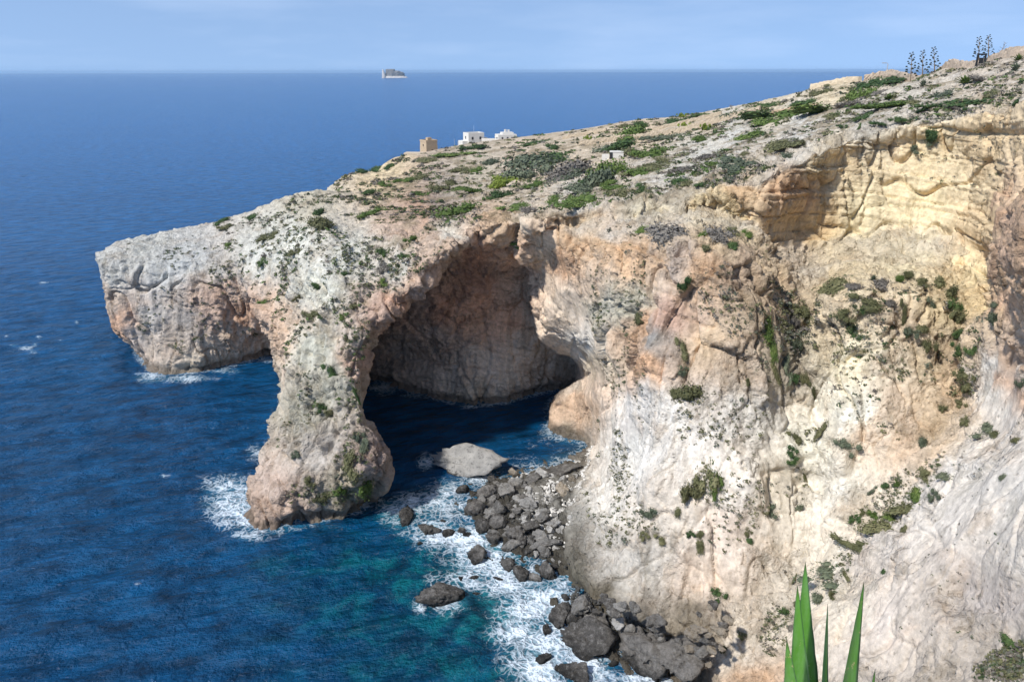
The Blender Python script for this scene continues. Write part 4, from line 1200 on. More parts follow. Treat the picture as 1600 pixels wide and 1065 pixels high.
def add_plant(px, py, w, h, kind):
    r = hit(px, py + h * 0.3)
    if r is None:
        return None
    p, n, dep = r
    m = dep / FPX
    nv = Vector(n); up = (nv * 0.55 + Vector((0, 0, 1)) * 0.6).normalized()
    if kind in 'aAp':
        o = put({'a': "agave", 'A': "agave", 'p': "prickly_pear"}[kind], SME[kind]); up = Vector((0, 0, 1))
        o.scale = (w * m * 0.55, w * m * 0.55, h * m * 0.95)
        phrase = {'a': "grey-green agave rosette ", 'A': "green agave clump ", 'p': "pale green prickly pear "}[kind]
        cat = "prickly pear" if kind == 'p' else "agave"
    else:
        o = put("shrub", shrub_mesh(random.randrange(7), kind))
        if n[2] > 0.55:
            sx = w * m * 0.74; sy_ = sx * random.uniform(0.9, 1.4); sz = max(h * m * 1.0, 0.30 * sx)
        else:
            sx = w * m * 0.78; sy_ = max(h * m * 0.85, 0.4 * sx); sz = min(sx, sy_) * 0.85
        o.scale = (sx, sy_, sz)
        big = w * h
        phrase = "%s %s shrub " % ("big" if big > 700 else ("mid-sized" if big > 260 else "small"), KIND[kind])
        cat = "shrub"
    q = up.to_track_quat('Z', 'Y')
    if n[2] <= 0.55 and kind not in 'aAp':
        # cushions on the rock face: local y runs up the face, local z points out of it
        zax = (nv + Vector((0, 0, 0.25))).normalized(); xax = Vector((0, 0, 1)).cross(zax).normalized(); yax = zax.cross(xax)
        q = Matrix((xax, yax, zax)).transposed().to_quaternion()
    o.rotation_mode = 'QUATERNION'; o.rotation_quaternion = q
    o.location = Vector(p) - up * (0.10 * min(o.scale))
    veg.append((o, phrase + place_of(px, py, p[1]), cat, px))
    return o
for it in PLANTS.replace("\n", "|").split("|"):
    q = it.split()
    if len(q) == 5:
        add_plant(*map(float, q[:4]), q[4])
name_apart(veg)
for o, ph, cat, px in veg:
    o["group"] = {"shrub": "shrubs growing on the headland and cliffs", "agave": "agaves growing on the slope", "prickly pear": "prickly pears on the terraces"}[cat]
print("plants", len(veg), round(time.time() - T0, 1))

# low scrub nobody could count: tufts all over the rock
SCRUB = [  # polygon, tufts, radius range in px, kinds
    ([(330, 345), (480, 300), (620, 290), (740, 345), (640, 440), (580, 520), (560, 640), (450, 650), (440, 540), (390, 450)], 1500, (2.0, 5.5), "oosdbg"),
    ([(175, 385), (340, 345), (400, 460), (300, 440), (250, 400)], 120, (2, 4), "oosd"),
    ([(200, 430), (330, 430), (420, 520), (300, 560), (220, 520)], 90, (2, 4.5), "sdo"),
    ([(430, 650), (570, 640), (600, 780), (500, 790), (430, 780)], 190, (2, 5), "oogs"),
    ([(500, 300), (560, 255), (640, 225), (860, 195), (1000, 175), (1150, 155), (1150, 285), (960, 315), (840, 335), (740, 345), (600, 330)], 1500, (2.2, 7.0), "ooogsbbdg"),
    ([(1000, 175), (1350, 115), (1600, 75), (1600, 165), (1420, 195), (1300, 210), (1160, 285), (1000, 310)], 1400, (2.2, 7.0), "ooogsbbdg"),
    ([(920, 420), (1010, 400), (1010, 560), (1000, 640), (950, 640), (925, 520)], 330, (1.5, 3.6), "sdo"),
    ([(940, 350), (1200, 380), (1220, 470), (1210, 640), (1100, 600), (1000, 420)], 280, (1.8, 5.5), "oosb"),
    ([(900, 650), (1000, 640), (1050, 820), (930, 860), (900, 760)], 260, (1.8, 5.0), "oos"),
    ([(1050, 600), (1260, 640), (1260, 860), (1080, 860)], 300, (1.8, 5.5), "oos"),
    ([(1215, 440), (1280, 470), (1275, 700), (1225, 640)], 260, (2.5, 7), "oosb"),
    ([(1290, 460), (1480, 440), (1560, 500), (1520, 660), (1430, 700), (1300, 640)], 420, (1.8, 6), "oosbd"),
    ([(1210, 930), (1400, 740), (1480, 700), (1440, 790), (1330, 880), (1260, 980), (1200, 1030), (1180, 1000)], 560, (1.8, 4.6), "oosbd"),
    ([(1480, 660), (1600, 660), (1600, 1000), (1400, 1000)], 60, (1.5, 4.0), "sdb"),
    ([(1530, 1040), (1560, 1012), (1600, 1000), (1600, 1064), (1520, 1064)], 220, (4, 10), "dsob"),
    ([(1220, 190), (1600, 170), (1600, 330), (1450, 330), (1330, 260)], 70, (1.8, 4.0), "osb"),
    ([(640, 300), (700, 315), (735, 335), (690, 345), (640, 325)], 260, (2.0, 4.5), "bbo"),
]
def tuft_shape(seed, n=16):
    r = np.random.default_rng(seed)
    V_, F_ = [], []
    for i in range(n):
        d = r.normal(size=3); d[2] = abs(d[2]) * 0.8 + 0.05; d /= np.linalg.norm(d)
        p = d * r.uniform(0.45, 1.0) * np.array((1, 1, 0.75))
        a = np.cross(d, r.normal(size=3)); a /= np.linalg.norm(a) + 1e-9
        b = np.cross(d, a)
        s = r.uniform(0.3, 0.62)
        k0 = len(V_)
        V_ += [p - a * s * 0.6, p + (b * 0.5 + d * 0.5) * s, p + a * s * 0.6, p - b * s * 0.6]
        F_.append((k0, k0 + 1, k0 + 2, k0 + 3))
    return np.array(V_), np.array(F_)
TUFTS = [tuft_shape(70 + s) for s in range(10)]
TCOL = {'g': (0.075, 0.115, 0.035), 'd': (0.05, 0.075, 0.032), 'o': (0.125, 0.125, 0.062), 's': (0.105, 0.115, 0.080), 'b': (0.16, 0.142, 0.118), 'y': (0.15, 0.18, 0.04)}
tv, tf, tc, n = [], [], [], 0
def clump(p):
    return float(noise3(np.array([[p[0] / 7, p[1] / 7, p[2] / 7]]) + 210)[0])
for poly, cnt, (r0, r1), kinds in SCRUB:
    P_ = np.array(poly, float); lo, hi = P_.min(0), P_.max(0)
    done = tries = 0
    while done < cnt and tries < cnt * 14:
        X = rng.uniform(lo, hi, (512, 2)); X = X[poly_sdf(X, P_) > 0]
        tries += 512
        for px, py in X:
            a, b = int((px + 20) / BIN), int(py / BIN)
            if not (0 <= a < nbu and 0 <= b < nbv) or HIT[a, b] < 0:
                continue
            k = HIT[a, b]; p, nn, dep = W1[k], WN[k], hd[k]
            if rng.random() > 0.30 + 1.6 * clump(p) or p[2] < 3:
                continue
            m = dep / FPX
            r = (r0 + (r1 - r0) * rng.random() ** 2.2) * m
            v, f = TUFTS[rng.integers(10)]
            ang = rng.uniform(0, 6.28); ca_, sa_ = math.cos(ang), math.sin(ang)
            v = np.stack([v[:, 0] * ca_ - v[:, 1] * sa_, v[:, 0] * sa_ + v[:, 1] * ca_, v[:, 2]], -1)
            zax = nn * 0.6 + np.array((0, 0, 0.5)); zax /= np.linalg.norm(zax)
            xax = np.cross((0.0, 1.0, 0.0), zax); xax /= np.linalg.norm(xax); yax = np.cross(zax, xax)
            v = (v[:, :1] * xax + v[:, 1:2] * yax + v[:, 2:] * zax * 0.8) * r * np.array((1.15, 1.15, 0.95)) + p
            tv.append(v); tf.append(f + n); n += len(v)
            col_ = np.array(TCOL[kinds[rng.integers(len(kinds))]]) * rng.uniform(0.65, 1.35)
            tc.append(np.repeat(col_[None], len(v), 0) * rng.uniform(0.75, 1.25, (len(v) // 4, 1)).repeat(4, 0))
            done += 1
            if done >= cnt:
                break
scrub = mesh_object("scrub", np.concatenate(tv), np.concatenate(tf), None, False)
def scrub_material():
    t = NT("scrub_leaves")
    t.put(t.b.inputs["Base Color"], t.node("ShaderNodeVertexColor", layer_name="Col").outputs["Color"])
    t.b.inputs["Roughness"].default_value = 0.8; t.b.inputs["Specular IOR Level"].default_value = 0.15
    return t.m
scrub.data.materials.append(scrub_material())
vcol(scrub, "Col", np.concatenate(tc))
scrub["kind"] = "stuff"; scrub["label"] = "low grey and olive scrub dotted over the limestone"; scrub["category"] = "scrub"
print("scrub", len(tv), round(time.time() - T0, 1))
#PART_OBJECTS_END
# ------------------------------------------------------------------ buildings, walls, lamps
def plain(name, col, rough=0.9, var=0.35, scale=1.5, spec=0.2, metal=0.0):
    t = NT(name)
    pos = t.node("ShaderNodeNewGeometry").outputs["Position"]
    sc = t.node("ShaderNodeVectorMath", operation='SCALE'); sc.inputs[0].default_value = col
    t.put(sc.inputs["Scale"], t.math('MULTIPLY_ADD', t.noise(pos, scale, 5, 0.65), var * 2, 1 - var))
    t.put(t.b.inputs["Base Color"], sc.outputs[0])
    t.b.inputs["Roughness"].default_value = rough; t.b.inputs["Specular IOR Level"].default_value = spec; t.b.inputs["Metallic"].default_value = metal
    return t.m
M_TOWER = plain("golden_tower_stone", (0.46, 0.35, 0.23))
M_WHITE = plain("white_limewash", (0.62, 0.59, 0.53), 0.85, 0.15)
M_DARK = plain("dark_opening", (0.03, 0.03, 0.03), 0.6, 0.2)
M_DRY = plain("dry_stone", (0.42, 0.34, 0.24), 0.95, 0.6, 2.2)
M_LAMP = plain("galvanised_post", (0.42, 0.44, 0.46), 0.45, 0.1, 3, 0.5, 0.3)
M_LENS = plain("lamp_lens", (0.75, 0.76, 0.76), 0.3, 0.05)
M_WOOD = plain("dark_painted_frame", (0.025, 0.027, 0.03), 0.6, 0.2)
M_STALK = plain("dry_agave_stalk", (0.20, 0.15, 0.10), 0.9, 0.3)
M_POD = plain("agave_seed_cluster", (0.040, 0.048, 0.032), 0.9, 0.4)

def hill(x, y):
    return float(rbf_eval(HM, np.array([[x, y]]))[0])

def stand(px, y):
    """point of the ground on the line of sight through column px at distance y"""
    x = 0.0
    for _ in range(6):
        z = hill(x, y)
        dep = y * CP - (z - 60) * SP
        x = (px - 800) / FPX * dep
    return np.array((x, y, hill(x, y))), dep / FPX

# watchtower on its terrace
b, m = stand(671, 412)
tw = empty("watchtower", (b[0], b[1], b[2] - 0.5), math.radians(36))
H_ = 19 * m + 0.5; S_ = 7.2
MB().box((0, 0, H_ / 2), (S_, S_, H_), 0, 0.93).build("body", M_TOWER, tw)
pp = MB()
for sx, sy2, w_, d_ in ((0, -1, S_ * 0.97, 0.4), (0, 1, S_ * 0.97, 0.4), (-1, 0, 0.4, S_ * 0.97 - 0.8), (1, 0, 0.4, S_ * 0.97 - 0.8)):
    pp.box((sx * (S_ * 0.485 - 0.2), sy2 * (S_ * 0.485 - 0.2), H_ + 0.45), (w_, d_, 0.9))
pp.build("parapet", M_TOWER, tw)
MB().box((0.6, 0.9, H_ + 1.0), (2.4, 2.2, 1.9)).build("roof_turret", M_TOWER, tw)
MB().box((0, 0, H_ * 0.62), (S_ * 0.975, S_ * 0.975, 0.35)).build("string_course", M_TOWER, tw)
dr = MB().box((0.2, -S_ / 2 + 0.02, 1.9), (1.1, 0.35, 2.4)).build("door", M_DARK, tw)
MB().box((0.2, -S_ / 2 - 0.02, 3.25), (1.6, 0.4, 0.3)).build("lintel", M_TOWER, dr)
MB().box((-S_ / 2 + 0.08, -0.3, H_ * 0.75), (0.35, 0.5, 0.9)).build("window", M_DARK, tw)
tag(tw, "square golden stone watchtower on the headland skyline", "tower")
b, m = stand(657, 398)
te = MB()
te.box((0, 0, 0), (52 * m, 7, 5.5), 0, 0.96)
terr = te.build("terrace_wall", plain("terrace_stone", (0.50, 0.41, 0.30)))
terr.location = (b[0], b[1] + 4, b[2] + 0.2); terr.rotation_euler = (0, 0, math.radians(-6))
tag(terr, "broad sloping stone terrace the watchtower stands on", "wall")

def window(par, c, s):
    w_ = MB().box(c, s).build("window", M_DARK, par)
    MB().box((c[0], c[1] - 0.06, c[2] - s[2] / 2 - 0.08), (s[0] + 0.3, s[1] + 0.1, 0.14)).build("sill", M_WHITE, w_)
# two white houses
b, m = stand(741, 436)
h1 = empty("house", (b[0], b[1], b[2] - 1.0), math.radians(26))
W_, D_, HH1 = 9.6, 8.0, 19 * m + 1.0
MB().box((0, 0, HH1 / 2), (W_, D_, HH1)).build("wall", M_WHITE, h1)
rf = MB()
rf.box((0, -D_ / 2 + 0.15, HH1 + 0.35), (W_, 0.3, 0.7)).box((0, D_ / 2 - 0.15, HH1 + 0.35), (W_, 0.3, 0.7)).box((-W_ / 2 + 0.15, 0, HH1 + 0.35), (0.3, D_ - 0.6, 0.7)).box((W_ / 2 - 0.15, 0, HH1 + 0.35), (0.3, D_ - 0.6, 0.7))
rf.build("roof_parapet", M_WHITE, h1)
MB().box((-W_ / 2 - 1.6, 0.5, HH1 * 0.27), (3.2, 6.5, HH1 * 0.54)).build("annex", M_WHITE, h1)
MB().box((W_ / 2 + 1.4, 0.5, HH1 * 0.36), (2.8, 5.5, HH1 * 0.72)).build("annex", M_WHITE, h1)
for c in ((-2.4, -D_ / 2, HH1 * 0.72), (2.4, -D_ / 2, HH1 * 0.72), (2.4, -D_ / 2, HH1 * 0.3)):
    window(h1, c, (1.1, 0.2, 1.5))
MB().box((-1.6, -D_ / 2 + 0.02, 2.3), (1.2, 0.2, 2.6)).build("door", M_DARK, h1)
MB().box((-W_ / 2, 0.2, HH1 * 0.75), (0.2, 1.1, 1.5)).build("window", M_DARK, h1)
MB().tube([(0.2, 0, HH1), (0.2, 0, HH1 + 4.4)], [0.09, 0.05]).build("antenna", M_LAMP, h1)
tag(h1, "white flat-roofed house with a tall aerial on its roof", "house")
b, m = stand(791, 428)
h2 = empty("house", (b[0], b[1], b[2] - 1.0), math.radians(16))
K_ = 14 * m + 1.0
MB().box((0, 0, K_ * 0.41), (10.6, 7.5, K_ * 0.82)).build("wall", M_WHITE, h2)
MB().box((0.8, 0.6, K_ * 0.9), (6.4, 5.2, K_ * 0.18)).build("upper_storey", M_WHITE, h2)
MB().box((-0.2, 0.3, K_ + 0.7), (1.1, 1.1, 1.5)).build("water_tank", M_WHITE, h2)
MB().box((1.7, 0.3, K_ + 0.6), (1.0, 1.0, 1.3)).build("water_tank", M_WHITE, h2)
MB().box((-5.6, -0.4, K_ * 0.6), (0.9, 3.6, 0.3)).build("balcony", M_WHITE, h2)
MB().box((4.9, -0.6, K_ * 0.30), (2.0, 7.6, K_ * 0.6)).build("annex", M_WHITE, h2)
for c in ((-3.0, -3.75, K_ * 0.5), (0.0, -3.75, K_ * 0.5), (2.6, -3.75, K_ * 0.5)):
    window(h2, c, (0.9, 0.2, 1.2))
tag(h2, "white house with a stepped roof and two water tanks", "house")
b, m = stand(765, 432)
lw = MB().box((0, 0, 0.9), (24 * m, 0.6, 3.6)).build("garden_wall", M_WHITE)
lw.location = b; lw.rotation_euler = (0, 0, math.radians(-8))
tag(lw, "low white garden wall between the two white houses", "wall")
for px, hpx, lab in ((711, 15, "taller bare pole left of the white houses"), (716, 11, "shorter bare pole left of the white houses")):
    b, m = stand(px, 420)
    po = MB().tube([(0, 0, -0.5), (0, 0, hpx * m)], [0.12, 0.07]).build("pole", M_LAMP)
    po.location = b; tag(po, lab, "pole")
b, m = stand(711, 418)
sw = MB().box((0, 0, 0.3), (11 * m, 0.6, 1.8)).build("wall_stub", M_TOWER)
sw.location = b; tag(sw, "short stub of masonry under the two bare poles", "wall")

# ruined white hut on the slope
r = hit(962, 244)
p, n_, dep = r
m = dep / FPX
hu_ = empty("hut", (p[0], p[1] + 1.2, p[2] - 0.6), math.radians(-8))
MB().box((0.5, 0, 1.0), (3.4, 2.4, 2.1)).build("wall", M_WHITE, hu_)
MB().box((0.5, 0, 2.13), (3.6, 2.6, 0.14)).build("roof", M_WHITE, hu_)
MB().box((-0.9, -1.3, 1.2), (0.7, 0.15, 1.5)).build("doorway", M_DARK, hu_)
MB().box((-2.3, 0.1, 0.7), (1.8, 0.4, 1.5)).build("side_wall", M_WHITE, hu_)
tag(hu_, "small ruined white hut among the bushes on the slope", "hut")

# dry stone walls
def skyline(px):
    """distance at which column px of the ground meets the sky"""
    best, by = -9.0, 150.0
    for y in np.arange(105.0, 300.0, 2.5):
        q, _ = stand(px, y)
        e = (q[2] - 60.0) / y
        if e > best:
            best, by = e, y
    return by
def dry_wall(pts, height, thick, label, mat=M_DRY):
    """pts: (px, y) pairs along the ground"""
    P_ = [stand(px, y)[0] for px, y in pts]
    line = []
    for a, b2 in zip(P_[:-1], P_[1:]):
        L_ = np.linalg.norm(b2 - a); k = max(2, int(L_ / 0.5))
        for t_ in np.linspace(0, 1, k, endpoint=False):
            q = a + (b2 - a) * t_; line.append((q[0], q[1], hill(q[0], q[1])))
    line = np.array(line)
    d = np.gradient(line[:, :2], axis=0); d /= np.linalg.norm(d, axis=1)[:, None] + 1e-9
    nn = np.stack([d[:, 1], -d[:, 0]], -1)
    prof = [(1.0, -0.8), (1.0, 0.15), (0.95, 0.45), (0.85, 0.75), (0.7, 1.0), (-0.7, 1.0), (-0.85, 0.6), (-1.0, -0.8)]
    Vv, Ff = [], []
    for i, q in enumerate(line):
        hh_ = height * (0.85 + 0.3 * random.random())
        for (s_, t_) in prof:
            j = random.uniform(-0.12, 0.12)
            Vv.append((q[0] + nn[i, 0] * (s_ * thick / 2 + j), q[1] + nn[i, 1] * (s_ * thick / 2 + j), q[2] + t_ * hh_ + random.uniform(-0.06, 0.06)))
    k = len(prof)
    for i in range(len(line) - 1):
        for j in range(k - 1):
            Ff.append((i * k + j, i * k + j + 1, (i + 1) * k + j + 1, (i + 1) * k + j))
    Ff.append(tuple(range(k))); Ff.append(tuple((len(line) - 1) * k + j for j in range(k - 1, -1, -1)))
    o = MB().add(Vv, Ff).build("dry_stone_wall", mat)
    tag(o, label, "wall", "dry stone walls on the plateau")
    return o
_sk = [(px, skyline(px)) for px in range(1350, 1611, 26)]
_sy = np.convolve(np.pad([q[1] for q in _sk], 2, mode='edge'), np.ones(5) / 5, 'valid')
dry_wall([(q[0], float(y_)) for q, y_ in zip(_sk, _sy)], 1.7, 0.8, "long stone wall along the skyline under the tall agave stalks", plain("skyline_wall_stone", (0.40, 0.32, 0.24), 0.95, 0.6, 2.2))
dry_wall([(1268, 240), (1310, 232), (1346, 222)], 1.6, 1.5, "pale bank of the track left of the skyline wall", plain("pale_bank_stone", (0.55, 0.45, 0.31), 0.95, 0.3, 1.0))
dry_wall([(905, 262), (960, 258), (1010, 250), (1060, 245), (1130, 236), (1190, 222)], 1.7, 0.9, "long sandy terrace wall across the middle of the plateau")
dry_wall([(880, 300), (915, 296), (950, 290)], 1.4, 1.0, "short terrace wall right of the white houses")
dry_wall([(1195, 205), (1240, 197), (1280, 190)], 1.2, 0.9, "orange tumbled wall near the rim path", plain("orange_wall_stone", (0.46, 0.33, 0.22), 0.95, 0.6, 1.6))
dry_wall([(1020, 262), (1075, 258), (1130, 252)], 1.2, 1.0, "upper terrace wall with prickly pears before it")

# street lamps behind the ridge
for px, top, y, lab in ((1380, 100, 250, "taller street lamp standing behind the skyline wall"), (1268, 132, 330, "small distant street lamp left of the skyline wall")):
    b, m = stand(px, y)
    zt = float(at_y(px, top, y)[2])
    L_ = empty("street_lamp", (b[0], b[1], min(b[2], zt - 6.5)))
    hgt = zt - L_.location.z
    MB().tube([(0, 0, 0), (0, 0, hgt - 0.3), (-0.35, 0, hgt), (-1.0, 0, hgt + 0.08)], [0.2, 0.15, 0.11, 0.1]).build("post", M_LAMP, L_)
    hd_ = MB().box((-1.35, 0, hgt + 0.08), (1.1, 0.42, 0.2)).build("lamp_head", M_LAMP, L_)
    MB().box((-1.4, 0, hgt - 0.05), (0.8, 0.34, 0.1)).build("lens", M_LENS, hd_)
    tag(L_, lab, "street lamp", "street lamps along the road")

# tall dead flower stalks of agaves
POD = MB()
for i in range(16):
    a = random.uniform(0, 6.28); e = random.uniform(-0.2, 1.2); rr = random.uniform(0.15, 0.5)
    c = (math.cos(a) * math.cos(e) * rr, math.sin(a) * math.cos(e) * rr, math.sin(e) * rr * 0.45)
    s_ = random.uniform(0.10, 0.2)
    POD.add([(c[0] + s_ * x, c[1] + s_ * y, c[2] + s_ * z) for x, y, z in ((1, 0, 0), (-.5, .87, 0), (-.5, -.87, 0), (0, 0, 1.2), (0, 0, -0.8))], [(0, 1, 3), (1, 2, 3), (2, 0, 3), (1, 0, 4), (2, 1, 4), (0, 2, 4)])
POD_ME = POD.mesh("flower_cluster", M_POD)
def agave_stalk(px, base_py, top_py, y, label, lean=0.0, sparse=False):
    b = at_y(px, base_py, y); t_ = at_y(px + lean, top_py, y)
    hgt = t_[2] - b[2]; dx = t_[0] - b[0]
    o = empty("agave_flower_stalk", (b[0], b[1], b[2] - 0.8))
    hgt += 0.8
    f = lambda s: (dx * s, 0.0, hgt * s)
    MB().tube([f(0), f(0.5), f(1.0)], [0.13, 0.10, 0.03]).build("stem", M_STALK, o, True)
    nk = 15 if sparse else 24
    for i in range(nk):
        s = 0.42 + 0.57 * i / (nk - 1)
        a = i * 2.4 + random.uniform(-0.3, 0.3)
        L_ = (1.25 if not sparse else 1.7) * (1 - 0.78 * (s - 0.42) / 0.58) * hgt / 9.0 + 0.08
        q = f(s); e_ = (q[0] + math.cos(a) * L_, q[1] + math.sin(a) * L_, q[2] + 0.35 * L_)
        MB().tube([q, ((q[0] + e_[0]) / 2, (q[1] + e_[1]) / 2, q[2] + 0.08 * L_), e_], [0.04, 0.035, 0.03], 4).build("branch", M_STALK, o)
        pd = put("flower_cluster", POD_ME, o)
        pd.location = e_; k_ = (0.95 if not sparse else 0.5) * hgt / 9.0 * random.uniform(0.8, 1.1) * (1 - 0.35 * (s - 0.42) / 0.58); pd.scale = (k_, k_, k_ * 0.9)
    tag(o, label, "agave stalk", "tall agave flower stalks on the skyline")
agave_stalk(1423, 146, 84, 172, "leftmost of the three tall agave stalks left of the skyline", 3)
agave_stalk(1443, 138, 81, 172, "middle of the three tall agave stalks left of the skyline")
agave_stalk(1463, 131, 76, 176, "rightmost of the three tall agave stalks, above the wall", -3)
agave_stalk(1531, 112, 60, 158, "left agave stalk of the right pair, behind the dark frame")
agave_stalk(1546, 104, 57, 158, "right agave stalk of the right pair, beside the dark frame")
agave_stalk(1556, 104, 68, 170, "thin leaning agave stalk with sparse seed heads", 16, True)
b = at_y(1532, 104, 154)
fr = empty("notice_frame", (b[0], b[1], b[2] - 0.6))
MB().box((-0.75, 0, 1.4), (0.28, 0.28, 2.8)).build("post", M_WOOD, fr)
MB().box((0.75, 0, 1.4), (0.28, 0.28, 2.8)).build("post", M_WOOD, fr)
MB().box((0, 0, 2.62), (1.2, 0.2, 0.3)).build("crossbar", M_WOOD, fr)
MB().box((0.05, 0, 1.25), (0.8, 0.12, 1.5)).build("panel", M_WOOD, fr)
tag(fr, "dark upright frame on the skyline at the foot of agave stalks", "frame")

# ------------------------------------------------------------------ island on the horizon
c0 = at_z(617, 121.5, 0.0)
mi = float(project(c0)[2]) / FPX
nI, mI = 96, 16
Vi, Fi = [], []
ang = np.linspace(0, 2 * math.pi, nI, endpoint=False)
lv = [(-0.02, 1.16), (0.05, 1.12), (0.14, 1.04), (0.24, 0.96), (0.32, 0.88), (0.55, 0.85), (0.8, 0.83), (1.0, 0.81), (1.03, 0.6), (1.04, 0.3), (1.04, 0.0)]
for (hz, rr) in lv:
    for a in ang:
        P_ = np.array([[math.cos(a) * 3, math.sin(a) * 3, hz * 3]])
        k = 1 + 0.10 * float(fbm(P_ * 1.3 + 300, 3)[0])
        Vi.append((math.cos(a) * 17.5 * mi * rr * k + 1.5 * mi, math.sin(a) * 45 * k * rr, hz * 11.5 * mi * (0.86 - 0.16 * math.cos(a) * (hz > 0.3) + 0.16 * float(noise3(np.array([[math.cos(a) * 5, 2.0, 0.5]]) + 330)[0]) * (hz > 0.3))))
for i in range(len(lv) - 1):
    for k in range(nI):
        Fi.append((i * nI + k, i * nI + (k + 1) % nI, (i + 1) * nI + (k + 1) % nI, (i + 1) * nI + k))
def island_material():
    t = NT("island_limestone")
    pos = t.node("ShaderNodeNewGeometry").outputs["Position"]
    sep = t.node("ShaderNodeSeparateXYZ"); t.l.new(pos, sep.inputs[0])
    n = t.noise(t.mapping(pos, (1, 1, 0.3)), 0.06, 5, 0.7)
    c = t.ramp(n, [(0.35, (0.10, 0.10, 0.09)), (0.55, (0.22, 0.20, 0.17)), (0.7, (0.34, 0.31, 0.26))])
    scree = t.math('MULTIPLY', t.math('SUBTRACT', 17.0, sep.outputs[2]), 0.2, clamp=True)
    c = t.mix(scree, c, rgba(0.52, 0.48, 0.42))
    t.put(t.b.inputs["Base Color"], c); t.b.inputs["Roughness"].default_value = 0.95
    return t.m
M_ISL = island_material()
isl = empty("island", (c0[0], c0[1], 0))
MB().add(Vi, Fi).build("plateau", M_ISL, isl)
st = MB()
st.tube([(-15 * mi, -30, -1), (-15.5 * mi, -30, 5.0 * mi), (-16 * mi, -30, 9 * mi), (-16.5 * mi, -30, 12.6 * mi)], [3.4 * mi, 2.6 * mi, 1.9 * mi, 0.7 * mi], 9)
st.build("sea_stack", plain("pale_stack_rock", (0.55, 0.5, 0.43), 0.95, 0.3, 0.05), isl)
isl["kind"] = "structure"
isl["label"] = "flat-topped rocky island far out on the horizon"

# ------------------------------------------------------------------ ledge under the camera and its agave
Lv, Lf = [], []
gx_, gy_, gz_ = np.linspace(-3, 34, 30), np.linspace(-26, 2.75, 24), np.linspace(56.7, -1, 40)
def ledge_sheet(fn, nu, nv_):
    k0 = len(Lv)
    for i in range(nu):
        for j in range(nv_):
            p = np.array(fn(i, j), float)
            nz_ = 0.9 * fbm(p[None].astype(np.float32) / 5 + 400, 3)[0]
            inner = min(1.0, max(0.0, 56.7 - p[2]) / 4)
            Lv.append((p[0] + nz_ * inner, p[1] - abs(nz_) * inner, p[2] - abs(nz_) * 0.12))
    for i in range(nu - 1):
        for j in range(nv_ - 1):
            Lf.append((k0 + i * nv_ + j, k0 + (i + 1) * nv_ + j, k0 + (i + 1) * nv_ + j + 1, k0 + i * nv_ + j + 1))
ledge_sheet(lambda i, j: (gx_[i], gy_[j], 56.7), 30, 24)
ledge_sheet(lambda i, j: (gx_[i], 2.75, gz_[j]), 30, 40)
ledge_sheet(lambda i, j: (-3, gy_[i], gz_[j]), 24, 40)
ledge_sheet(lambda i, j: (34, gy_[i], gz_[j]), 24, 40)
ledge = MB().add(Lv, Lf).build("clifftop_ledge", ROCK, None, True)
vcol(ledge, "Col", np.tile(np.array((0.42, 0.38, 0.32)), (len(Lv), 1)))
ledge["kind"] = "structure"

def agave_leaf_material():
    t = NT("agave_leaf")
    co = t.node("ShaderNodeTexCoord").outputs["Object"]
    at_ = t.node("ShaderNodeVertexColor", layer_name="Leaf")
    sep = t.node("ShaderNodeSeparateColor"); t.l.new(at_.outputs["Color"], sep.inputs[0])
    n = t.noise(t.mapping(co, (1, 1, 0.12)), 55, 5, 0.7)
    c = t.mix(t.math('ADD', t.math('MULTIPLY', n, 0.6), t.math('MULTIPLY', t.noise(co, 6, 4, 0.6), 0.5)), rgba(0.040, 0.14, 0.014), rgba(0.10, 0.26, 0.03))
    c = t.mix(sep.outputs[1], c, rgba(0.022, 0.075, 0.022))               # darker margins
    bloom = t.math('MULTIPLY', t.ramp(t.noise(t.mapping(co, (1, 1, 0.3)), 14, 6, 0.75), [(0.45, 0.0), (0.75, 1.0)]), 0.45)
    c = t.mix(bloom, c, rgba(0.20, 0.32, 0.16))
    spots = t.math('MULTIPLY', t.ramp(t.noise(co, 11, 6, 0.75), [(0.60, 0.0), (0.66, 1.0)]), 0.75)
    c = t.mix(spots, c, rgba(0.42, 0.33, 0.16))
    c = t.mix(sep.outputs[0], c, rgba(0.02, 0.012, 0.010))                # spine
    t.put(t.b.inputs["Base Color"], c)
    t.b.inputs["Roughness"].default_value = 0.42; t.b.inputs["Specular IOR Level"].default_value = 0.4
    t.put(t.b.inputs["Normal"], t.bump(n, 0.25, 0.004))
    return t.m
M_LEAF = agave_leaf_material()
AB = at_y(1292, 1262, 2.45)
AB[2] = 56.62
ag = empty("agave", tuple(AB))
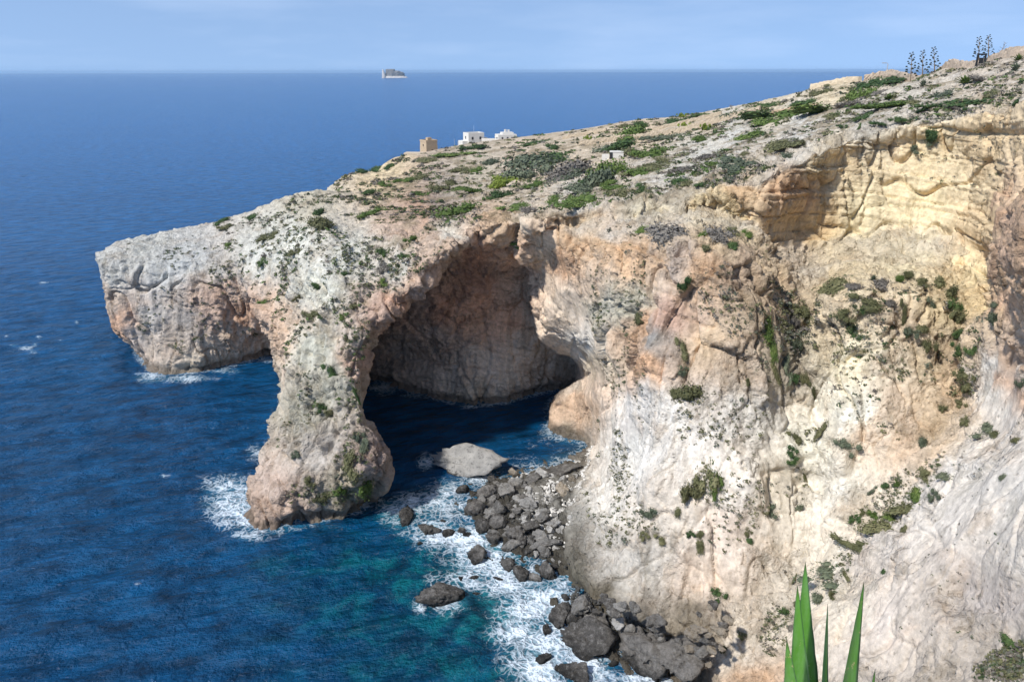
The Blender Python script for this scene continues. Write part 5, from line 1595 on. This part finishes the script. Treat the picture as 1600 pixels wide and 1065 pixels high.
def agave_leaf(tip, hw, y_tip, bow, twist=0.0):
    base = np.array((AB[0] + (tip[0] - 1292) * 0.0006, AB[1], AB[2] + 0.02)); tp = at_y(tip[0], tip[1], y_tip)
    mpx = float(project(at_y(1292, 1100, 2.5))[2]) / FPX
    w = hw * mpx * 1.18
    ns, nc = 22, 7
    axis = tp - base; L_ = np.linalg.norm(axis); ax = axis / L_
    view = np.array((0, -1.0, 0.55)); view /= np.linalg.norm(view)
    side = np.cross(ax, view); side /= np.linalg.norm(side); front = np.cross(side, ax)
    side, front = side * math.cos(twist) + front * math.sin(twist), front * math.cos(twist) - side * math.sin(twist)
    Vv, Ff, Cc = [], [], []
    for i in range(ns):
        s = i / (ns - 1)
        c = base + axis * s + np.array((bow[0], bow[1], 0)) * math.sin(math.pi * s)
        prof = (0.75 + 0.45 * min(s / 0.35, 1.0) - 0.2 * max(0, (0.35 - s))) * (1 - s) ** 0.62 if s > 0.35 else 0.8 + 0.115 * s / 0.35 - 0.0
        if s > 0.35:
            prof = 0.915 * ((1 - s) / 0.65) ** 0.85
        for face in (1, -1):
            for j in range(nc):
                q = j / (nc - 1) * 2 - 1
                depth_ = 0.30 * w * prof * (q * q) - 0.08 * w
                th = (0.13 * w * prof + 0.0015) * (1 - q * q * 0.85)
                edge_ = 1 + 0.035 * math.sin(i * 2.9 + tip[0]) * abs(q)
                p = c + side * q * w * prof * edge_ + front * (depth_ + face * th * 0.5)
                Vv.append(p - AB)
                Cc.append((1.0 if s > 0.955 else 0.0, abs(q) ** 6, 0))
    k = nc * 2
    for i in range(ns - 1):
        for j in range(nc - 1):
            Ff.append((i * k + j, i * k + j + 1, (i + 1) * k + j + 1, (i + 1) * k + j))
            Ff.append((i * k + nc + j + 1, i * k + nc + j, (i + 1) * k + nc + j, (i + 1) * k + nc + j + 1))
        for j, e in ((0, nc), (nc - 1, 2 * nc - 1)):
            Ff.append((i * k + j, (i + 1) * k + j, (i + 1) * k + e, i * k + e) if j == 0 else (i * k + j, i * k + e, (i + 1) * k + e, (i + 1) * k + j))
    o = MB().add(Vv, Ff).build("leaf", M_LEAF, ag, True)
    vcol(o, "Leaf", np.array(Cc, float))
for tip, hw, yt, bow, tw_ in (((1258, 878), 25, 2.75, (-0.012, 0.03), 0.25), ((1245, 915), 23, 2.60, (-0.02, 0.0), 0.55), ((1294, 944), 17, 2.62, (-0.004, 0.02), -0.7),
                              ((1351, 909), 22, 2.66, (0.0, 0.02), -0.35), ((1368, 1046), 18, 2.5, (0.02, 0.0), -0.4), ((1228, 1000), 26, 2.42, (-0.02, -0.03), 0.5),
                              ((1420, 1150), 20, 2.2, (0.02, 0), -0.2), ((1160, 1160), 20, 2.2, (-0.02, 0), 0.2)):
    agave_leaf(tip, hw, yt, bow, tw_)
tag(ag, "sharp green agave leaves in the near foreground at bottom", "agave")
print("things", round(time.time() - T0, 1))

# ------------------------------------------------------------------ sea air
Hm = bpy.data.materials.new("sea_haze"); Hm.use_nodes = True
hn, hl = Hm.node_tree.nodes, Hm.node_tree.links
hn.clear()
ho = hn.new("ShaderNodeOutputMaterial"); pv = hn.new("ShaderNodeVolumePrincipled")
pv.inputs["Color"].default_value = (0.50, 0.74, 1.0, 1); pv.inputs["Density"].default_value = 4.0e-5; pv.inputs["Anisotropy"].default_value = 0.2
hl.new(pv.outputs[0], ho.inputs["Volume"])
haze = MB().box((0, 16000, 36.0), (76000, 36000, 78.0)).build("haze", Hm)
haze["kind"] = "stuff"; haze["label"] = "thin blue sea haze over the water"; haze["category"] = "haze"
